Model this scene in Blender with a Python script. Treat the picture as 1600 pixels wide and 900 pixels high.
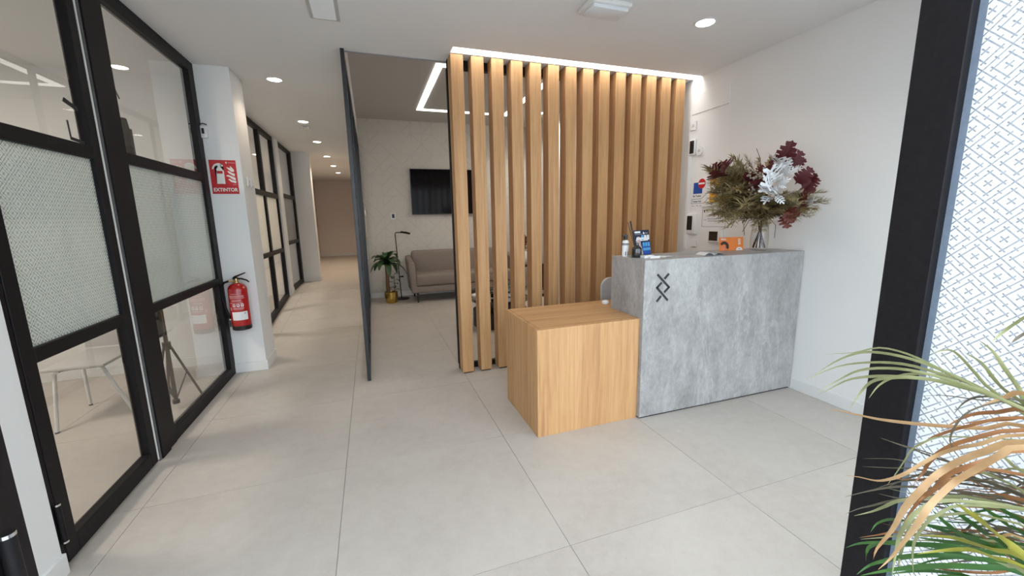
import bpy, bmesh, math, random
from mathutils import Vector, Matrix, Euler
random.seed(7)
for o in list(bpy.data.objects): bpy.data.objects.remove(o)
SC = bpy.context.scene; COL = SC.collection
# ------------------------------------------------------------------ camera, world, exposure
FPX = 631.348; YAW, PITCH, ROLL = 0.330270, 0.173733, 0.0185071; CZ = 1.478
_cy, _sy, _cp, _sp, _cr, _sr = math.cos(YAW), math.sin(YAW), math.cos(PITCH), math.sin(PITCH), math.cos(ROLL), math.sin(ROLL)
FW = Vector((_sy*_cp, _cy*_cp, -_sp)); _r = Vector((_cy, -_sy, 0)); _d = FW.cross(_r)
RT = _cr*_r + _sr*_d; DN = -_sr*_r + _cr*_d
cam = bpy.data.cameras.new('camera'); camo = bpy.data.objects.new('camera', cam); COL.objects.link(camo)
cam.sensor_width = 36; cam.lens = FPX/1600*36; cam.clip_start = 0.02; cam.clip_end = 200
camo.matrix_world = Matrix(((RT.x, -DN.x, -FW.x, 0), (RT.y, -DN.y, -FW.y, 0), (RT.z, -DN.z, -FW.z, CZ), (0, 0, 0, 1)))
SC.camera = camo
W = bpy.data.worlds.new('overcast_sky'); SC.world = W; W.use_nodes = True
_bg = W.node_tree.nodes['Background']; _bg.inputs[0].default_value = (0.82, 0.91, 1.0, 1); _bg.inputs[1].default_value = 4.3
vs = SC.view_settings; vs.view_transform = 'Standard'; vs.look = 'None'; vs.gamma = 1; vs.use_curve_mapping = False; vs.exposure = 0.0
DOWN_W = 14.0; RING_E = 3.0; SLOT_E = 14.0; ROOM_W = 46.0
def ray(px, py): return RT*((px-800)/FPX) + DN*((py-450)/FPX) + FW
def atY(px, py, y): d = ray(px, py); return Vector((0, 0, CZ)) + d*(y/d.y)
def atX(px, py, x): d = ray(px, py); return Vector((0, 0, CZ)) + d*(x/d.x)

# ------------------------------------------------------------------ materials
def nodes(name):
    m = bpy.data.materials.new(name); m.use_nodes = True; nt = m.node_tree
    return m, nt, nt.nodes['Principled BSDF'], nt.nodes['Material Output']
def N(nt, t, **kw):
    n = nt.nodes.new(t)
    for k, v in kw.items(): setattr(n, k, v)
    return n
def mth(nt, op, a, b=None, c=None):
    n = nt.nodes.new('ShaderNodeMath'); n.operation = op
    for i, v in enumerate((a, b, c)):
        if v is None: continue
        if isinstance(v, (int, float)): n.inputs[i].default_value = v
        else: nt.links.new(v, n.inputs[i])
    return n.outputs[0]
def ramp(nt, fac, stops):
    r = nt.nodes.new('ShaderNodeValToRGB'); nt.links.new(fac, r.inputs[0]); e = r.color_ramp.elements
    while len(e) < len(stops): e.new(0.5)
    for el, (p, c) in zip(e, stops): el.position = p; el.color = (*c, 1) if len(c) == 3 else c
    return r.outputs[0]
def coords(nt, scale=(1, 1, 1), rnd=0.0):
    tc = N(nt, 'ShaderNodeTexCoord'); mp = N(nt, 'ShaderNodeMapping'); mp.inputs['Scale'].default_value = scale
    nt.links.new(tc.outputs['Object'], mp.inputs[0])
    if rnd:
        oi = N(nt, 'ShaderNodeObjectInfo'); s = mth(nt, 'MULTIPLY', oi.outputs['Random'], rnd)
        cb = N(nt, 'ShaderNodeCombineXYZ')
        for i in range(3): nt.links.new(s, cb.inputs[i])
        nt.links.new(cb.outputs[0], mp.inputs['Location'])
    return mp.outputs[0]
def noise(nt, vec, scale, detail=3, rough=0.55, dist=0.0):
    n = N(nt, 'ShaderNodeTexNoise'); n.inputs['Scale'].default_value = scale; n.inputs['Detail'].default_value = detail
    n.inputs['Roughness'].default_value = rough; n.inputs['Distortion'].default_value = dist
    nt.links.new(vec, n.inputs['Vector']); return n.outputs[0]
def bump(nt, b, h, strength=0.1, dist=0.01):
    n = N(nt, 'ShaderNodeBump'); n.inputs['Strength'].default_value = strength; n.inputs['Distance'].default_value = dist
    nt.links.new(h, n.inputs['Height']); nt.links.new(n.outputs[0], b.inputs['Normal'])
MATS = {}
def plain(name, c, rough=0.5, metal=0.0, var=0.06, scale=12, bmp=0.0, spec=None, coat=0.0, stretch=(1, 1, 1)):
    m, nt, b, out = nodes(name); v = coords(nt, stretch)
    n = noise(nt, v, scale, 3)
    c0 = tuple(max(0, x*(1-var)) for x in c); c1 = tuple(min(1, x*(1+var)) for x in c)
    nt.links.new(ramp(nt, n, [(0.3, c0), (0.7, c1)]), b.inputs['Base Color'])
    b.inputs['Roughness'].default_value = rough; b.inputs['Metallic'].default_value = metal
    if spec is not None: b.inputs['Specular IOR Level'].default_value = spec
    if coat: b.inputs['Coat Weight'].default_value = coat; b.inputs['Coat Roughness'].default_value = 0.1
    if bmp: bump(nt, b, noise(nt, v, scale*6, 2), bmp, 0.002)
    MATS[name] = m; return m
def emit(name, c, s):
    m, nt, b, out = nodes(name); b.inputs['Base Color'].default_value = (0.9, 0.9, 0.9, 1)
    b.inputs['Emission Color'].default_value = (*c, 1); b.inputs['Emission Strength'].default_value = s
    return m
def wood(name, axis, cols, rnd=9.0):
    m, nt, b, out = nodes(name)
    sc = [34.0, 34.0, 34.0]; sc[axis] = 1.1
    v = coords(nt, tuple(sc), rnd)
    n1 = noise(nt, v, 1.0, 5, 0.62, 0.6)
    s2 = [150.0]*3; s2[axis] = 5.0
    n2 = noise(nt, coords(nt, tuple(s2), rnd), 1.0, 2, 0.5)
    s3 = [7.0]*3; s3[axis] = 0.5
    n3 = noise(nt, coords(nt, tuple(s3), rnd), 1.0, 2, 0.5, 1.2)
    f = mth(nt, 'ADD', mth(nt, 'MULTIPLY', n1, 0.55), mth(nt, 'ADD', mth(nt, 'MULTIPLY', n2, 0.25), mth(nt, 'MULTIPLY', n3, 0.2)))
    nt.links.new(ramp(nt, f, [(0.34, cols[0]), (0.5, cols[1]), (0.64, cols[2])]), b.inputs['Base Color'])
    b.inputs['Roughness'].default_value = 0.5; b.inputs['Specular IOR Level'].default_value = 0.35
    bump(nt, b, f, 0.12, 0.002); return m
OAKC = [(0.39, 0.203, 0.090), (0.54, 0.306, 0.137), (0.61, 0.37, 0.18)]
OAKZ = wood('oak_vertical_grain', 2, OAKC); OAKX = wood('oak_crosswise_grain', 0, OAKC)
WALL = plain('white_wall_paint', (0.80, 0.80, 0.79), 0.75, var=0.012, scale=3, bmp=0.05, spec=0.2)
CEIL = plain('white_ceiling_paint', (0.80, 0.80, 0.80), 0.85, var=0.01, scale=2, spec=0.1)
BASEB = plain('white_lacquered_skirting', (0.76, 0.76, 0.75), 0.4, var=0.01)
BLACK = plain('black_powder_coated_metal', (0.009, 0.008, 0.009), 0.5, var=0.2, scale=60, bmp=0.04, spec=0.18)
ANTHR = plain('anthracite_metal', (0.022, 0.023, 0.027), 0.38, var=0.15, scale=40, spec=0.45)
GASKET = plain('grey_rubber_gasket', (0.09, 0.09, 0.095), 0.6, var=0.2, scale=30)
SPACER = plain('brushed_aluminium_spacer', (0.15, 0.185, 0.235), 0.3, 0.0, var=0.1, scale=60)
CHROME = plain('polished_chrome', (0.75, 0.75, 0.76), 0.12, 1.0, var=0.03)
GROUT = plain('grey_grout', (0.30, 0.285, 0.265), 0.9, var=0.1, scale=20)
PAVE = plain('pavement_concrete', (0.42, 0.41, 0.40), 0.9, var=0.1, scale=4)
WPLAST = plain('white_plastic', (0.78, 0.78, 0.77), 0.35, var=0.015)
GPLAST = plain('pale_grey_plastic', (0.52, 0.51, 0.50), 0.45, var=0.03)
BPLAST = plain('black_plastic', (0.012, 0.012, 0.012), 0.3, var=0.2)
RED = plain('signal_red_enamel', (0.42, 0.008, 0.010), 0.22, var=0.08, scale=8, coat=0.5)
SIGNRED = plain('red_sign_print', (0.52, 0.012, 0.018), 0.35, var=0.03)
SIGNWHITE = plain('white_sign_print', (0.82, 0.82, 0.76), 0.4, var=0.02)
BRASS = plain('brass_valve', (0.65, 0.45, 0.20), 0.3, 1.0, var=0.08)
GOLD = plain('hammered_gold', (0.62, 0.42, 0.12), 0.22, 1.0, var=0.12, scale=40, bmp=0.3)
SOFA = plain('taupe_woven_fabric', (0.27, 0.225, 0.195), 0.95, var=0.14, scale=90, bmp=0.4, spec=0.1)
DARKLEG = plain('black_stained_wood', (0.012, 0.011, 0.010), 0.5, var=0.2)
BARK = plain('brown_cane_bark', (0.16, 0.085, 0.045), 0.9, var=0.3, scale=30, bmp=0.5, stretch=(1, 1, 4))
SOIL = plain('dark_soil', (0.03, 0.022, 0.016), 1.0, var=0.4, scale=60, bmp=0.6)
DRACA = plain('dark_green_leaf', (0.035, 0.085, 0.026), 0.42, var=0.35, scale=25)
PAPERW = plain('white_paper', (0.80, 0.80, 0.80), 0.6, var=0.02)
PAPERG = plain('grey_printed_paper', (0.38, 0.40, 0.42), 0.6, var=0.3, scale=50)
INK = plain('black_ink', (0.02, 0.02, 0.022), 0.6, var=0.1)
GREYINK = plain('grey_ink', (0.25, 0.24, 0.25), 0.6, var=0.1)
BLUE = plain('blue_print', (0.012, 0.075, 0.36), 0.5, var=0.08)
LBLUE = plain('pale_blue_print', (0.10, 0.36, 0.62), 0.5, var=0.2, scale=40)
NAVY = plain('navy_print', (0.012, 0.020, 0.055), 0.45, var=0.2)
SKIN = plain('photo_print_pink', (0.50, 0.36, 0.36), 0.5, var=0.35, scale=60)
YELLOW = plain('amber_yellow_print', (0.72, 0.36, 0.03), 0.55, var=0.06)
ORANGE = plain('orange_print', (0.85, 0.23, 0.035), 0.45, var=0.05)
DKBROWN = plain('dark_brown_print', (0.035, 0.010, 0.008), 0.5, var=0.2)
SMOKE = plain('smoked_black_glass', (0.010, 0.011, 0.011), 0.06, var=0.2, coat=1.0)
SCREEN = plain('black_tv_glass', (0.003, 0.003, 0.005), 0.10, var=0.2, spec=0.22)
CLOTH = plain('black_nylon_cloth', (0.016, 0.015, 0.015), 0.85, var=0.4, scale=14, bmp=0.4)
BRONZE = plain('dull_bronze_tube', (0.06, 0.048, 0.038), 0.4, 0.6, var=0.15)
TERRA = plain('grey_clay_pot', (0.16, 0.15, 0.145), 0.8, var=0.15)
REDLEAF = plain('preserved_red_leaf', (0.085, 0.008, 0.011), 0.6, var=0.45, scale=22)
RUSTLEAF = plain('rust_red_leaf', (0.12, 0.022, 0.012), 0.6, var=0.4, scale=22)
WHITELEAF = plain('white_painted_leaf', (0.72, 0.73, 0.74), 0.55, var=0.08, scale=20)
FERN = plain('dried_olive_fern', (0.22, 0.155, 0.060), 0.8, var=0.4, scale=20)
FERN2 = plain('dried_khaki_fern', (0.32, 0.255, 0.125), 0.8, var=0.35, scale=20)
BUD = plain('pale_dried_bud', (0.36, 0.30, 0.24), 0.8, var=0.3, scale=30)
TWIG = plain('dark_red_twig', (0.06, 0.028, 0.022), 0.7, var=0.3, scale=30)
def leafmat(name, c0, c1, rough=0.45):
    m, nt, b, out = nodes(name); v = coords(nt, (6, 6, 6), 5.0)
    nt.links.new(ramp(nt, noise(nt, v, 2.2, 4), [(0.35, c0), (0.65, c1)]), b.inputs['Base Color'])
    b.inputs['Roughness'].default_value = rough
    tr = N(nt, 'ShaderNodeBsdfTranslucent'); tr.inputs[0].default_value = (*[0.5*(a+b_) for a, b_ in zip(c0, c1)], 1)
    mx = N(nt, 'ShaderNodeMixShader'); mx.inputs[0].default_value = 0.22
    nt.links.new(b.outputs[0], mx.inputs[1]); nt.links.new(tr.outputs[0], mx.inputs[2]); nt.links.new(mx.outputs[0], out.inputs[0]); return m
LF = dict(olive=leafmat('olive_blade', (0.20, 0.22, 0.09), (0.36, 0.37, 0.19)), tan=leafmat('dry_tan_blade', (0.40, 0.23, 0.10), (0.56, 0.37, 0.19)),
          rust=leafmat('dry_rust_blade', (0.24, 0.10, 0.035), (0.40, 0.19, 0.075)), green=leafmat('fresh_green_blade', (0.022, 0.085, 0.016), (0.060, 0.170, 0.030)),
          dark=leafmat('withered_dark_blade', (0.085, 0.075, 0.05), (0.17, 0.145, 0.10)), yellow=leafmat('yellow_green_blade', (0.26, 0.26, 0.03), (0.42, 0.40, 0.07)))
# floor tile
def _tile():
    m, nt, b, out = nodes('beige_stone_tile'); v = coords(nt, (1, 1, 1), 20.0)
    n = noise(nt, v, 1.6, 5, 0.6, 0.4); n2 = noise(nt, v, 55, 2, 0.5); n3 = noise(nt, v, 14, 4, 0.6)
    f = mth(nt, 'ADD', mth(nt, 'MULTIPLY', n, 0.5), mth(nt, 'ADD', mth(nt, 'MULTIPLY', n3, 0.35), mth(nt, 'MULTIPLY', n2, 0.15)))
    base = ramp(nt, f, [(0.32, (0.475, 0.43, 0.38)), (0.5, (0.535, 0.49, 0.44)), (0.68, (0.575, 0.535, 0.48))])
    sp = N(nt, 'ShaderNodeTexVoronoi'); sp.inputs['Scale'].default_value = 9.0; nt.links.new(v, sp.inputs['Vector'])
    spot = mth(nt, 'LESS_THAN', sp.outputs[0], 0.028)
    mx = N(nt, 'ShaderNodeMix', data_type='RGBA'); nt.links.new(mth(nt, 'MULTIPLY', spot, 0.35), mx.inputs[0])
    nt.links.new(base, mx.inputs[6]); mx.inputs[7].default_value = (0.25, 0.2, 0.16, 1)
    nt.links.new(mx.outputs[2], b.inputs['Base Color']); b.inputs['Roughness'].default_value = 0.42
    b.inputs['Specular IOR Level'].default_value = 0.4
    bump(nt, b, n3, 0.05, 0.002); return m
TILE = _tile()
def _concrete():
    m, nt, b, out = nodes('grey_concrete_laminate'); v = coords(nt, (1, 1, 0.55))
    n = noise(nt, v, 4.5, 9, 0.74, 0.4); n2 = noise(nt, v, 48, 4, 0.75)
    f = mth(nt, 'ADD', mth(nt, 'MULTIPLY', n, 0.68), mth(nt, 'MULTIPLY', n2, 0.32))
    base = ramp(nt, f, [(0.34, (0.225, 0.22, 0.215)), (0.5, (0.345, 0.34, 0.335)), (0.65, (0.48, 0.475, 0.47))])
    w = noise(nt, coords(nt, (1, 1, 0.28)), 2.3, 5, 0.6, 0.9)
    vein = mth(nt, 'SUBTRACT', 1.0, mth(nt, 'MINIMUM', 1.0, mth(nt, 'MULTIPLY', mth(nt, 'ABSOLUTE', mth(nt, 'SUBTRACT', w, 0.53)), 75.0)))
    vein = mth(nt, 'MULTIPLY', vein, mth(nt, 'MULTIPLY', n2, 0.6))
    mx = N(nt, 'ShaderNodeMix', data_type='RGBA'); nt.links.new(vein, mx.inputs[0]); nt.links.new(base, mx.inputs[6]); mx.inputs[7].default_value = (0.6, 0.6, 0.61, 1)
    nt.links.new(mx.outputs[2], b.inputs['Base Color']); b.inputs['Roughness'].default_value = 0.38; b.inputs['Specular IOR Level'].default_value = 0.4
    bump(nt, b, n2, 0.06, 0.002); return m
CONC = _concrete()
def _paper():
    m, nt, b, out = nodes('wallpaper_of_fine_triangle_lines')
    tc = N(nt, 'ShaderNodeTexCoord'); s = N(nt, 'ShaderNodeSeparateXYZ'); nt.links.new(tc.outputs['Object'], s.inputs[0])
    C = 0.19
    u = mth(nt, 'DIVIDE', s.outputs[0], C); w = mth(nt, 'DIVIDE', s.outputs[2], C)
    fu = mth(nt, 'FRACT', u); fw = mth(nt, 'FRACT', w); iu = mth(nt, 'FLOOR', u); iw = mth(nt, 'FLOOR', w)
    cb = N(nt, 'ShaderNodeCombineXYZ'); nt.links.new(iu, cb.inputs[0]); nt.links.new(iw, cb.inputs[1])
    wn = N(nt, 'ShaderNodeTexWhiteNoise'); wn.noise_dimensions = '2D'; nt.links.new(cb.outputs[0], wn.inputs['Vector']); r = wn.outputs[0]
    T = 0.035
    d1 = mth(nt, 'LESS_THAN', mth(nt, 'ABSOLUTE', mth(nt, 'SUBTRACT', fu, fw)), T*1.4)
    d2 = mth(nt, 'LESS_THAN', mth(nt, 'ABSOLUTE', mth(nt, 'SUBTRACT', mth(nt, 'ADD', fu, fw), 1.0)), T*1.4)
    pick = mth(nt, 'GREATER_THAN', r, 0.45)
    dg = mth(nt, 'ADD', mth(nt, 'MULTIPLY', d1, pick), mth(nt, 'MULTIPLY', d2, mth(nt, 'SUBTRACT', 1.0, pick)))
    dg = mth(nt, 'MULTIPLY', dg, mth(nt, 'LESS_THAN', mth(nt, 'FRACT', mth(nt, 'MULTIPLY', r, 7.0)), 0.85))
    vl = mth(nt, 'MULTIPLY', mth(nt, 'LESS_THAN', fu, T), mth(nt, 'GREATER_THAN', mth(nt, 'FRACT', mth(nt, 'MULTIPLY', r, 13.0)), 0.5))
    hz = mth(nt, 'LESS_THAN', mth(nt, 'FRACT', mth(nt, 'MULTIPLY', w, 0.5)), T*0.55)
    line = mth(nt, 'MINIMUM', mth(nt, 'ADD', dg, mth(nt, 'ADD', vl, hz)), 1.0)
    mx = N(nt, 'ShaderNodeMix', data_type='RGBA'); nt.links.new(mth(nt, 'MULTIPLY', line, 0.3), mx.inputs[0])
    mx.inputs[6].default_value = (0.63, 0.60, 0.55, 1); mx.inputs[7].default_value = (0.40, 0.37, 0.33, 1)
    nt.links.new(mx.outputs[2], b.inputs['Base Color']); b.inputs['Roughness'].default_value = 0.7
    bump(nt, b, line, 0.1, 0.002); return m
PAPER = _paper()
def glassmat(name, tint=(0.96, 0.97, 0.965), boost=1.0):
    m, nt, b, out = nodes(name); nt.nodes.remove(b)
    fr = N(nt, 'ShaderNodeFresnel'); fr.inputs[0].default_value = 1.5
    tr = N(nt, 'ShaderNodeBsdfTransparent'); tr.inputs[0].default_value = (*tint, 1)
    gl = N(nt, 'ShaderNodeBsdfGlossy'); gl.inputs['Roughness'].default_value = 0.0
    geo = N(nt, 'ShaderNodeNewGeometry'); front = mth(nt, 'SUBTRACT', 1.0, geo.outputs['Backfacing'])
    mx = N(nt, 'ShaderNodeMixShader'); nt.links.new(mth(nt, 'MULTIPLY', front, mth(nt, 'MINIMUM', mth(nt, 'MULTIPLY', fr.outputs[0], boost), 1.0)), mx.inputs[0])
    nt.links.new(tr.outputs[0], mx.inputs[1]); nt.links.new(gl.outputs[0], mx.inputs[2]); nt.links.new(mx.outputs[0], out.inputs[0]); return m
GLASS = glassmat('clear_glass', boost=1.8); VASEG = glassmat('vase_glass', (0.955, 0.965, 0.965), 1.6)
def filmmat(name, white, lines, thru):
    m, nt, b, out = nodes(name); nt.nodes.remove(b)
    tc = N(nt, 'ShaderNodeTexCoord'); s = N(nt, 'ShaderNodeSeparateXYZ'); nt.links.new(tc.outputs['Object'], s.inputs[0])
    h = mth(nt, 'ADD', s.outputs[0], s.outputs[1]); P = 0.0785
    u = mth(nt, 'DIVIDE', mth(nt, 'ADD', h, s.outputs[2]), P); v = mth(nt, 'DIVIDE', mth(nt, 'SUBTRACT', h, s.outputs[2]), P)
    aa = mth(nt, 'ABSOLUTE', mth(nt, 'SUBTRACT', mth(nt, 'FRACT', u), 0.5)); bb = mth(nt, 'ABSOLUTE', mth(nt, 'SUBTRACT', mth(nt, 'FRACT', v), 0.5))
    L = 0.026
    cont = mth(nt, 'GREATER_THAN', mth(nt, 'MAXIMUM', aa, bb), 0.5-L*0.9)
    def bar(p, q, c, e): return mth(nt, 'MULTIPLY', mth(nt, 'LESS_THAN', mth(nt, 'ABSOLUTE', mth(nt, 'SUBTRACT', p, c)), L), mth(nt, 'LESS_THAN', q, e))
    tot = cont
    for p, q in ((aa, bb), (bb, aa)):
        tot = mth(nt, 'MAXIMUM', tot, bar(p, q, 0.0, 0.155)); tot = mth(nt, 'MAXIMUM', tot, bar(p, q, 0.285, 0.40)); tot = mth(nt, 'MAXIMUM', tot, mth(nt, 'MULTIPLY', mth(nt, 'LESS_THAN', p, L), mth(nt, 'GREATER_THAN', q, 0.405)))
    df = N(nt, 'ShaderNodeBsdfDiffuse'); df.inputs[0].default_value = (*white, 1)
    tl = N(nt, 'ShaderNodeBsdfTranslucent'); tl.inputs[0].default_value = (*white, 1)
    m1 = N(nt, 'ShaderNodeMixShader'); m1.inputs[0].default_value = thru
    nt.links.new(df.outputs[0], m1.inputs[1]); nt.links.new(tl.outputs[0], m1.inputs[2])
    ln = N(nt, 'ShaderNodeBsdfDiffuse'); ln.inputs[0].default_value = (*lines, 1)
    tp = N(nt, 'ShaderNodeBsdfTransparent'); m2 = N(nt, 'ShaderNodeMixShader'); m2.inputs[0].default_value = 0.3
    nt.links.new(ln.outputs[0], m2.inputs[1]); nt.links.new(tp.outputs[0], m2.inputs[2])
    m3 = N(nt, 'ShaderNodeMixShader'); nt.links.new(tot, m3.inputs[0]); nt.links.new(m1.outputs[0], m3.inputs[1]); nt.links.new(m2.outputs[0], m3.inputs[2])
    fr = N(nt, 'ShaderNodeFresnel'); fr.inputs[0].default_value = 1.5
    gl = N(nt, 'ShaderNodeBsdfGlossy'); gl.inputs['Roughness'].default_value = 0.02
    geo = N(nt, 'ShaderNodeNewGeometry'); front = mth(nt, 'SUBTRACT', 1.0, geo.outputs['Backfacing'])
    m4 = N(nt, 'ShaderNodeMixShader'); nt.links.new(mth(nt, 'MULTIPLY', mth(nt, 'MULTIPLY', fr.outputs[0], 1.5), front), m4.inputs[0]); nt.links.new(m3.outputs[0], m4.inputs[1]); nt.links.new(gl.outputs[0], m4.inputs[2])
    nt.links.new(m4.outputs[0], out.inputs[0]); return m
FILM = filmmat('patterned_frosted_film', (0.93, 0.94, 0.95), (0.17, 0.20, 0.235), 0.45)
FILMD = filmmat('patterned_frosted_film_on_clear_pane', (0.80, 0.86, 0.83), (0.16, 0.19, 0.19), 0.5)
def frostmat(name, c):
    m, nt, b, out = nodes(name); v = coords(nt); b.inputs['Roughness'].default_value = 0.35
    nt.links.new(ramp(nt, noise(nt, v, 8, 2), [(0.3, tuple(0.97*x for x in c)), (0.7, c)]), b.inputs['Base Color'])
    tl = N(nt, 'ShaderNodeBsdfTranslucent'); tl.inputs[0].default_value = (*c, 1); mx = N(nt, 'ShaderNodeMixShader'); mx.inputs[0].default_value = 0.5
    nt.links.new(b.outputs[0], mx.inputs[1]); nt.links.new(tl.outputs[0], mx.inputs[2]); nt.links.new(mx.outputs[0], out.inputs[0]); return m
FROST = frostmat('cream_frosted_film', (0.82, 0.81, 0.76))
LAMP_W = emit('warm_white_lamp', (1.0, 0.93, 0.84), 16.0); LED = emit('led_strip_white', (1.0, 0.97, 0.94), SLOT_E); LEDR = emit('led_ring_white', (1.0, 0.96, 0.91), RING_E)

# ------------------------------------------------------------------ mesh helpers
ORG = {}
class G:
    def __init__(s): s.bm = bmesh.new()
    def box(s, x0, y0, z0, x1, y1, z1, bev=0.0, seg=1, top=None):
        r = bmesh.ops.create_cube(s.bm, size=1.0); vs_ = r['verts']
        for v in vs_: v.co = Vector(((x0+x1)/2+v.co.x*(x1-x0), (y0+y1)/2+v.co.y*(y1-y0), (z0+z1)/2+v.co.z*(z1-z0)))
        if top:
            for v in vs_: v.co.z += top(v.co.y)
        if bev:
            ed = list({e for v in vs_ for e in v.link_edges})
            bmesh.ops.bevel(s.bm, geom=ed, offset=bev, segments=seg, profile=0.5, affect='EDGES')
        return s
    def ring(s, c, n, u, v, r): return [s.bm.verts.new(c + u*math.cos(2*math.pi*i/n)*r + v*math.sin(2*math.pi*i/n)*r) for i in range(n)]
    def tube(s, pts, r, n=8, caps=True):
        pts = [Vector(p) for p in pts]; rs = r if isinstance(r, (list, tuple)) else [r]*len(pts); prev = None; u = None
        for i, p in enumerate(pts):
            t = (pts[min(i+1, len(pts)-1)] - pts[max(i-1, 0)]).normalized()
            if u is None:
                a = Vector((0, 0, 1)) if abs(t.z) < 0.9 else Vector((1, 0, 0)); u = t.cross(a).normalized()
            else: u = (u - t*u.dot(t)).normalized()
            v = t.cross(u); rg = s.ring(p, n, u, v, max(rs[i], 1e-5))
            if prev:
                for k in range(n): s.bm.faces.new((prev[k], prev[(k+1) % n], rg[(k+1) % n], rg[k]))
            elif caps: s.bm.faces.new(rg[::-1])
            prev = rg
        if caps: s.bm.faces.new(prev)
        return s
    def cyl(s, p0, p1, r0, r1=None, n=20): return s.tube([p0, p1], [r0, r0 if r1 is None else r1], n)
    def lathe(s, prof, cx=0, cy=0, n=28, caps=True):
        prev = None
        for i, (r, z) in enumerate(prof):
            rg = s.ring(Vector((cx, cy, z)), n, Vector((1, 0, 0)), Vector((0, 1, 0)), max(r, 1e-4))
            if prev:
                for k in range(n): s.bm.faces.new((prev[k], prev[(k+1) % n], rg[(k+1) % n], rg[k]))
            elif caps: s.bm.faces.new(rg[::-1])
            prev = rg
        if caps: s.bm.faces.new(prev)
        return s
    def prism(s, poly, o, ux, uy, depth):
        o, ux, uy = Vector(o), Vector(ux), Vector(uy); nrm = ux.cross(uy).normalized()*depth
        a = [s.bm.verts.new(o+ux*p[0]+uy*p[1]) for p in poly]; b = [s.bm.verts.new(v.co+nrm) for v in a]; n = len(a)
        fs = [s.bm.faces.new(a[::-1]), s.bm.faces.new(b)]
        for k in range(n): fs.append(s.bm.faces.new((a[k], a[(k+1) % n], b[(k+1) % n], b[k])))
        bmesh.ops.triangulate(s.bm, faces=[f for f in fs[:2] if len(f.verts) > 4])
        return s
    def ribbon(s, pts, ws, side=None, fold=0.25, ref=Vector((0, 0, 1))):
        pts = [Vector(p) for p in pts]; prev = None
        for i, p in enumerate(pts):
            t = (pts[min(i+1, len(pts)-1)] - pts[max(i-1, 0)]).normalized()
            sd = t.cross(ref) if side is None else side - t*side.dot(t)
            sd = sd.normalized() if sd.length > 1e-6 else Vector((1, 0, 0)); up = sd.cross(t)
            w = ws[i]; row = [s.bm.verts.new(p - sd*w/2 + up*w*fold), s.bm.verts.new(p), s.bm.verts.new(p + sd*w/2 + up*w*fold)]
            if prev:
                for k in (0, 1): s.bm.faces.new((prev[k], prev[k+1], row[k+1], row[k]))
            prev = row
        return s
    def text(s, body, size, o, ux, uy, depth=0.0006, bold=0.0, fit=None):
        cu = bpy.data.curves.new('lettering', 'FONT'); cu.body = body; cu.size = size; cu.extrude = depth/2; cu.offset = bold; cu.align_x = 'CENTER'; cu.resolution_u = 3
        ob = bpy.data.objects.new('lettering', cu); COL.objects.link(ob); bpy.context.view_layer.update()
        me = bpy.data.meshes.new_from_object(ob.evaluated_get(bpy.context.evaluated_depsgraph_get()))
        bpy.data.objects.remove(ob); bpy.data.curves.remove(cu)
        o, ux, uy = Vector(o), Vector(ux), Vector(uy); nz = ux.cross(uy); fx = 1.0
        if fit:
            xs = [v.co.x for v in me.vertices]; fx = fit/(max(xs)-min(xs))
        for v in me.vertices: v.co = o + ux*(v.co.x*fx) + uy*v.co.y + nz*(v.co.z+depth/2)
        s.bm.from_mesh(me); bpy.data.meshes.remove(me); return s
def thing(name, label, cat, loc, rotz=0.0, group=None, kind=None):
    o = bpy.data.objects.new(name, None); COL.objects.link(o); o.empty_display_size = 0.05
    o.location = loc; o.rotation_euler = (0, 0, rotz); ORG[o.name] = Vector(loc)
    if label: o['label'] = label
    if cat: o['category'] = cat
    if group: o['group'] = group
    if kind: o['kind'] = kind
    return o
def finish(g, name, mat, org, smooth):
    bm = g.bm
    bmesh.ops.recalc_face_normals(bm, faces=bm.faces)
    bmesh.ops.translate(bm, verts=bm.verts, vec=-org)
    me = bpy.data.meshes.new(name); bm.to_mesh(me); bm.free(); me.materials.append(mat)
    if smooth:
        for p in me.polygons: p.use_smooth = True
        try: me.set_sharp_from_angle(angle=math.radians(smooth if smooth > 1 else 40))
        except Exception: pass
    return me
def part(name, g, mat, parent, smooth=0, label=None, local=False, kind=None):
    base = Vector((0, 0, 0)) if local else ORG[parent.name]
    o = bpy.data.objects.new(name, finish(g, name, mat, base, smooth)); COL.objects.link(o); o.parent = parent
    ORG[o.name] = base
    if label: o['label'] = label
    if kind: o['kind'] = kind
    return o
def solo(name, g, mat, label, cat, smooth=0, group=None, kind=None):
    vs_ = [v.co for v in g.bm.verts]; mn = [min(v[i] for v in vs_) for i in range(3)]; mxx = [max(v[i] for v in vs_) for i in range(3)]
    org = Vector(((mn[0]+mxx[0])/2, (mn[1]+mxx[1])/2, mn[2]))
    o = bpy.data.objects.new(name, finish(g, name, mat, org, smooth)); COL.objects.link(o); o.location = org; ORG[o.name] = org
    if label: o['label'] = label
    if cat: o['category'] = cat
    if group: o['group'] = group
    if kind: o['kind'] = kind
    return o
def struct(name, g, mat): return solo(name, g, mat, None, None, kind='structure')
def inst(src, parent, loc, rot, scale=1.0, name=None):
    o = src.copy(); COL.objects.link(o); o.parent = parent; o.location = loc
    o.rotation_euler = rot; o.scale = (scale,)*3 if isinstance(scale, (int, float)) else scale
    return o

# ------------------------------------------------------------------ setting
CH = 2.85; XL = -1.40; XR = 3.29; YF = 0.66; YB = 8.05
struct('pavement', G().box(-9, -9, -0.12, 12, 0.60, -0.02), PAVE)
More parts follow.
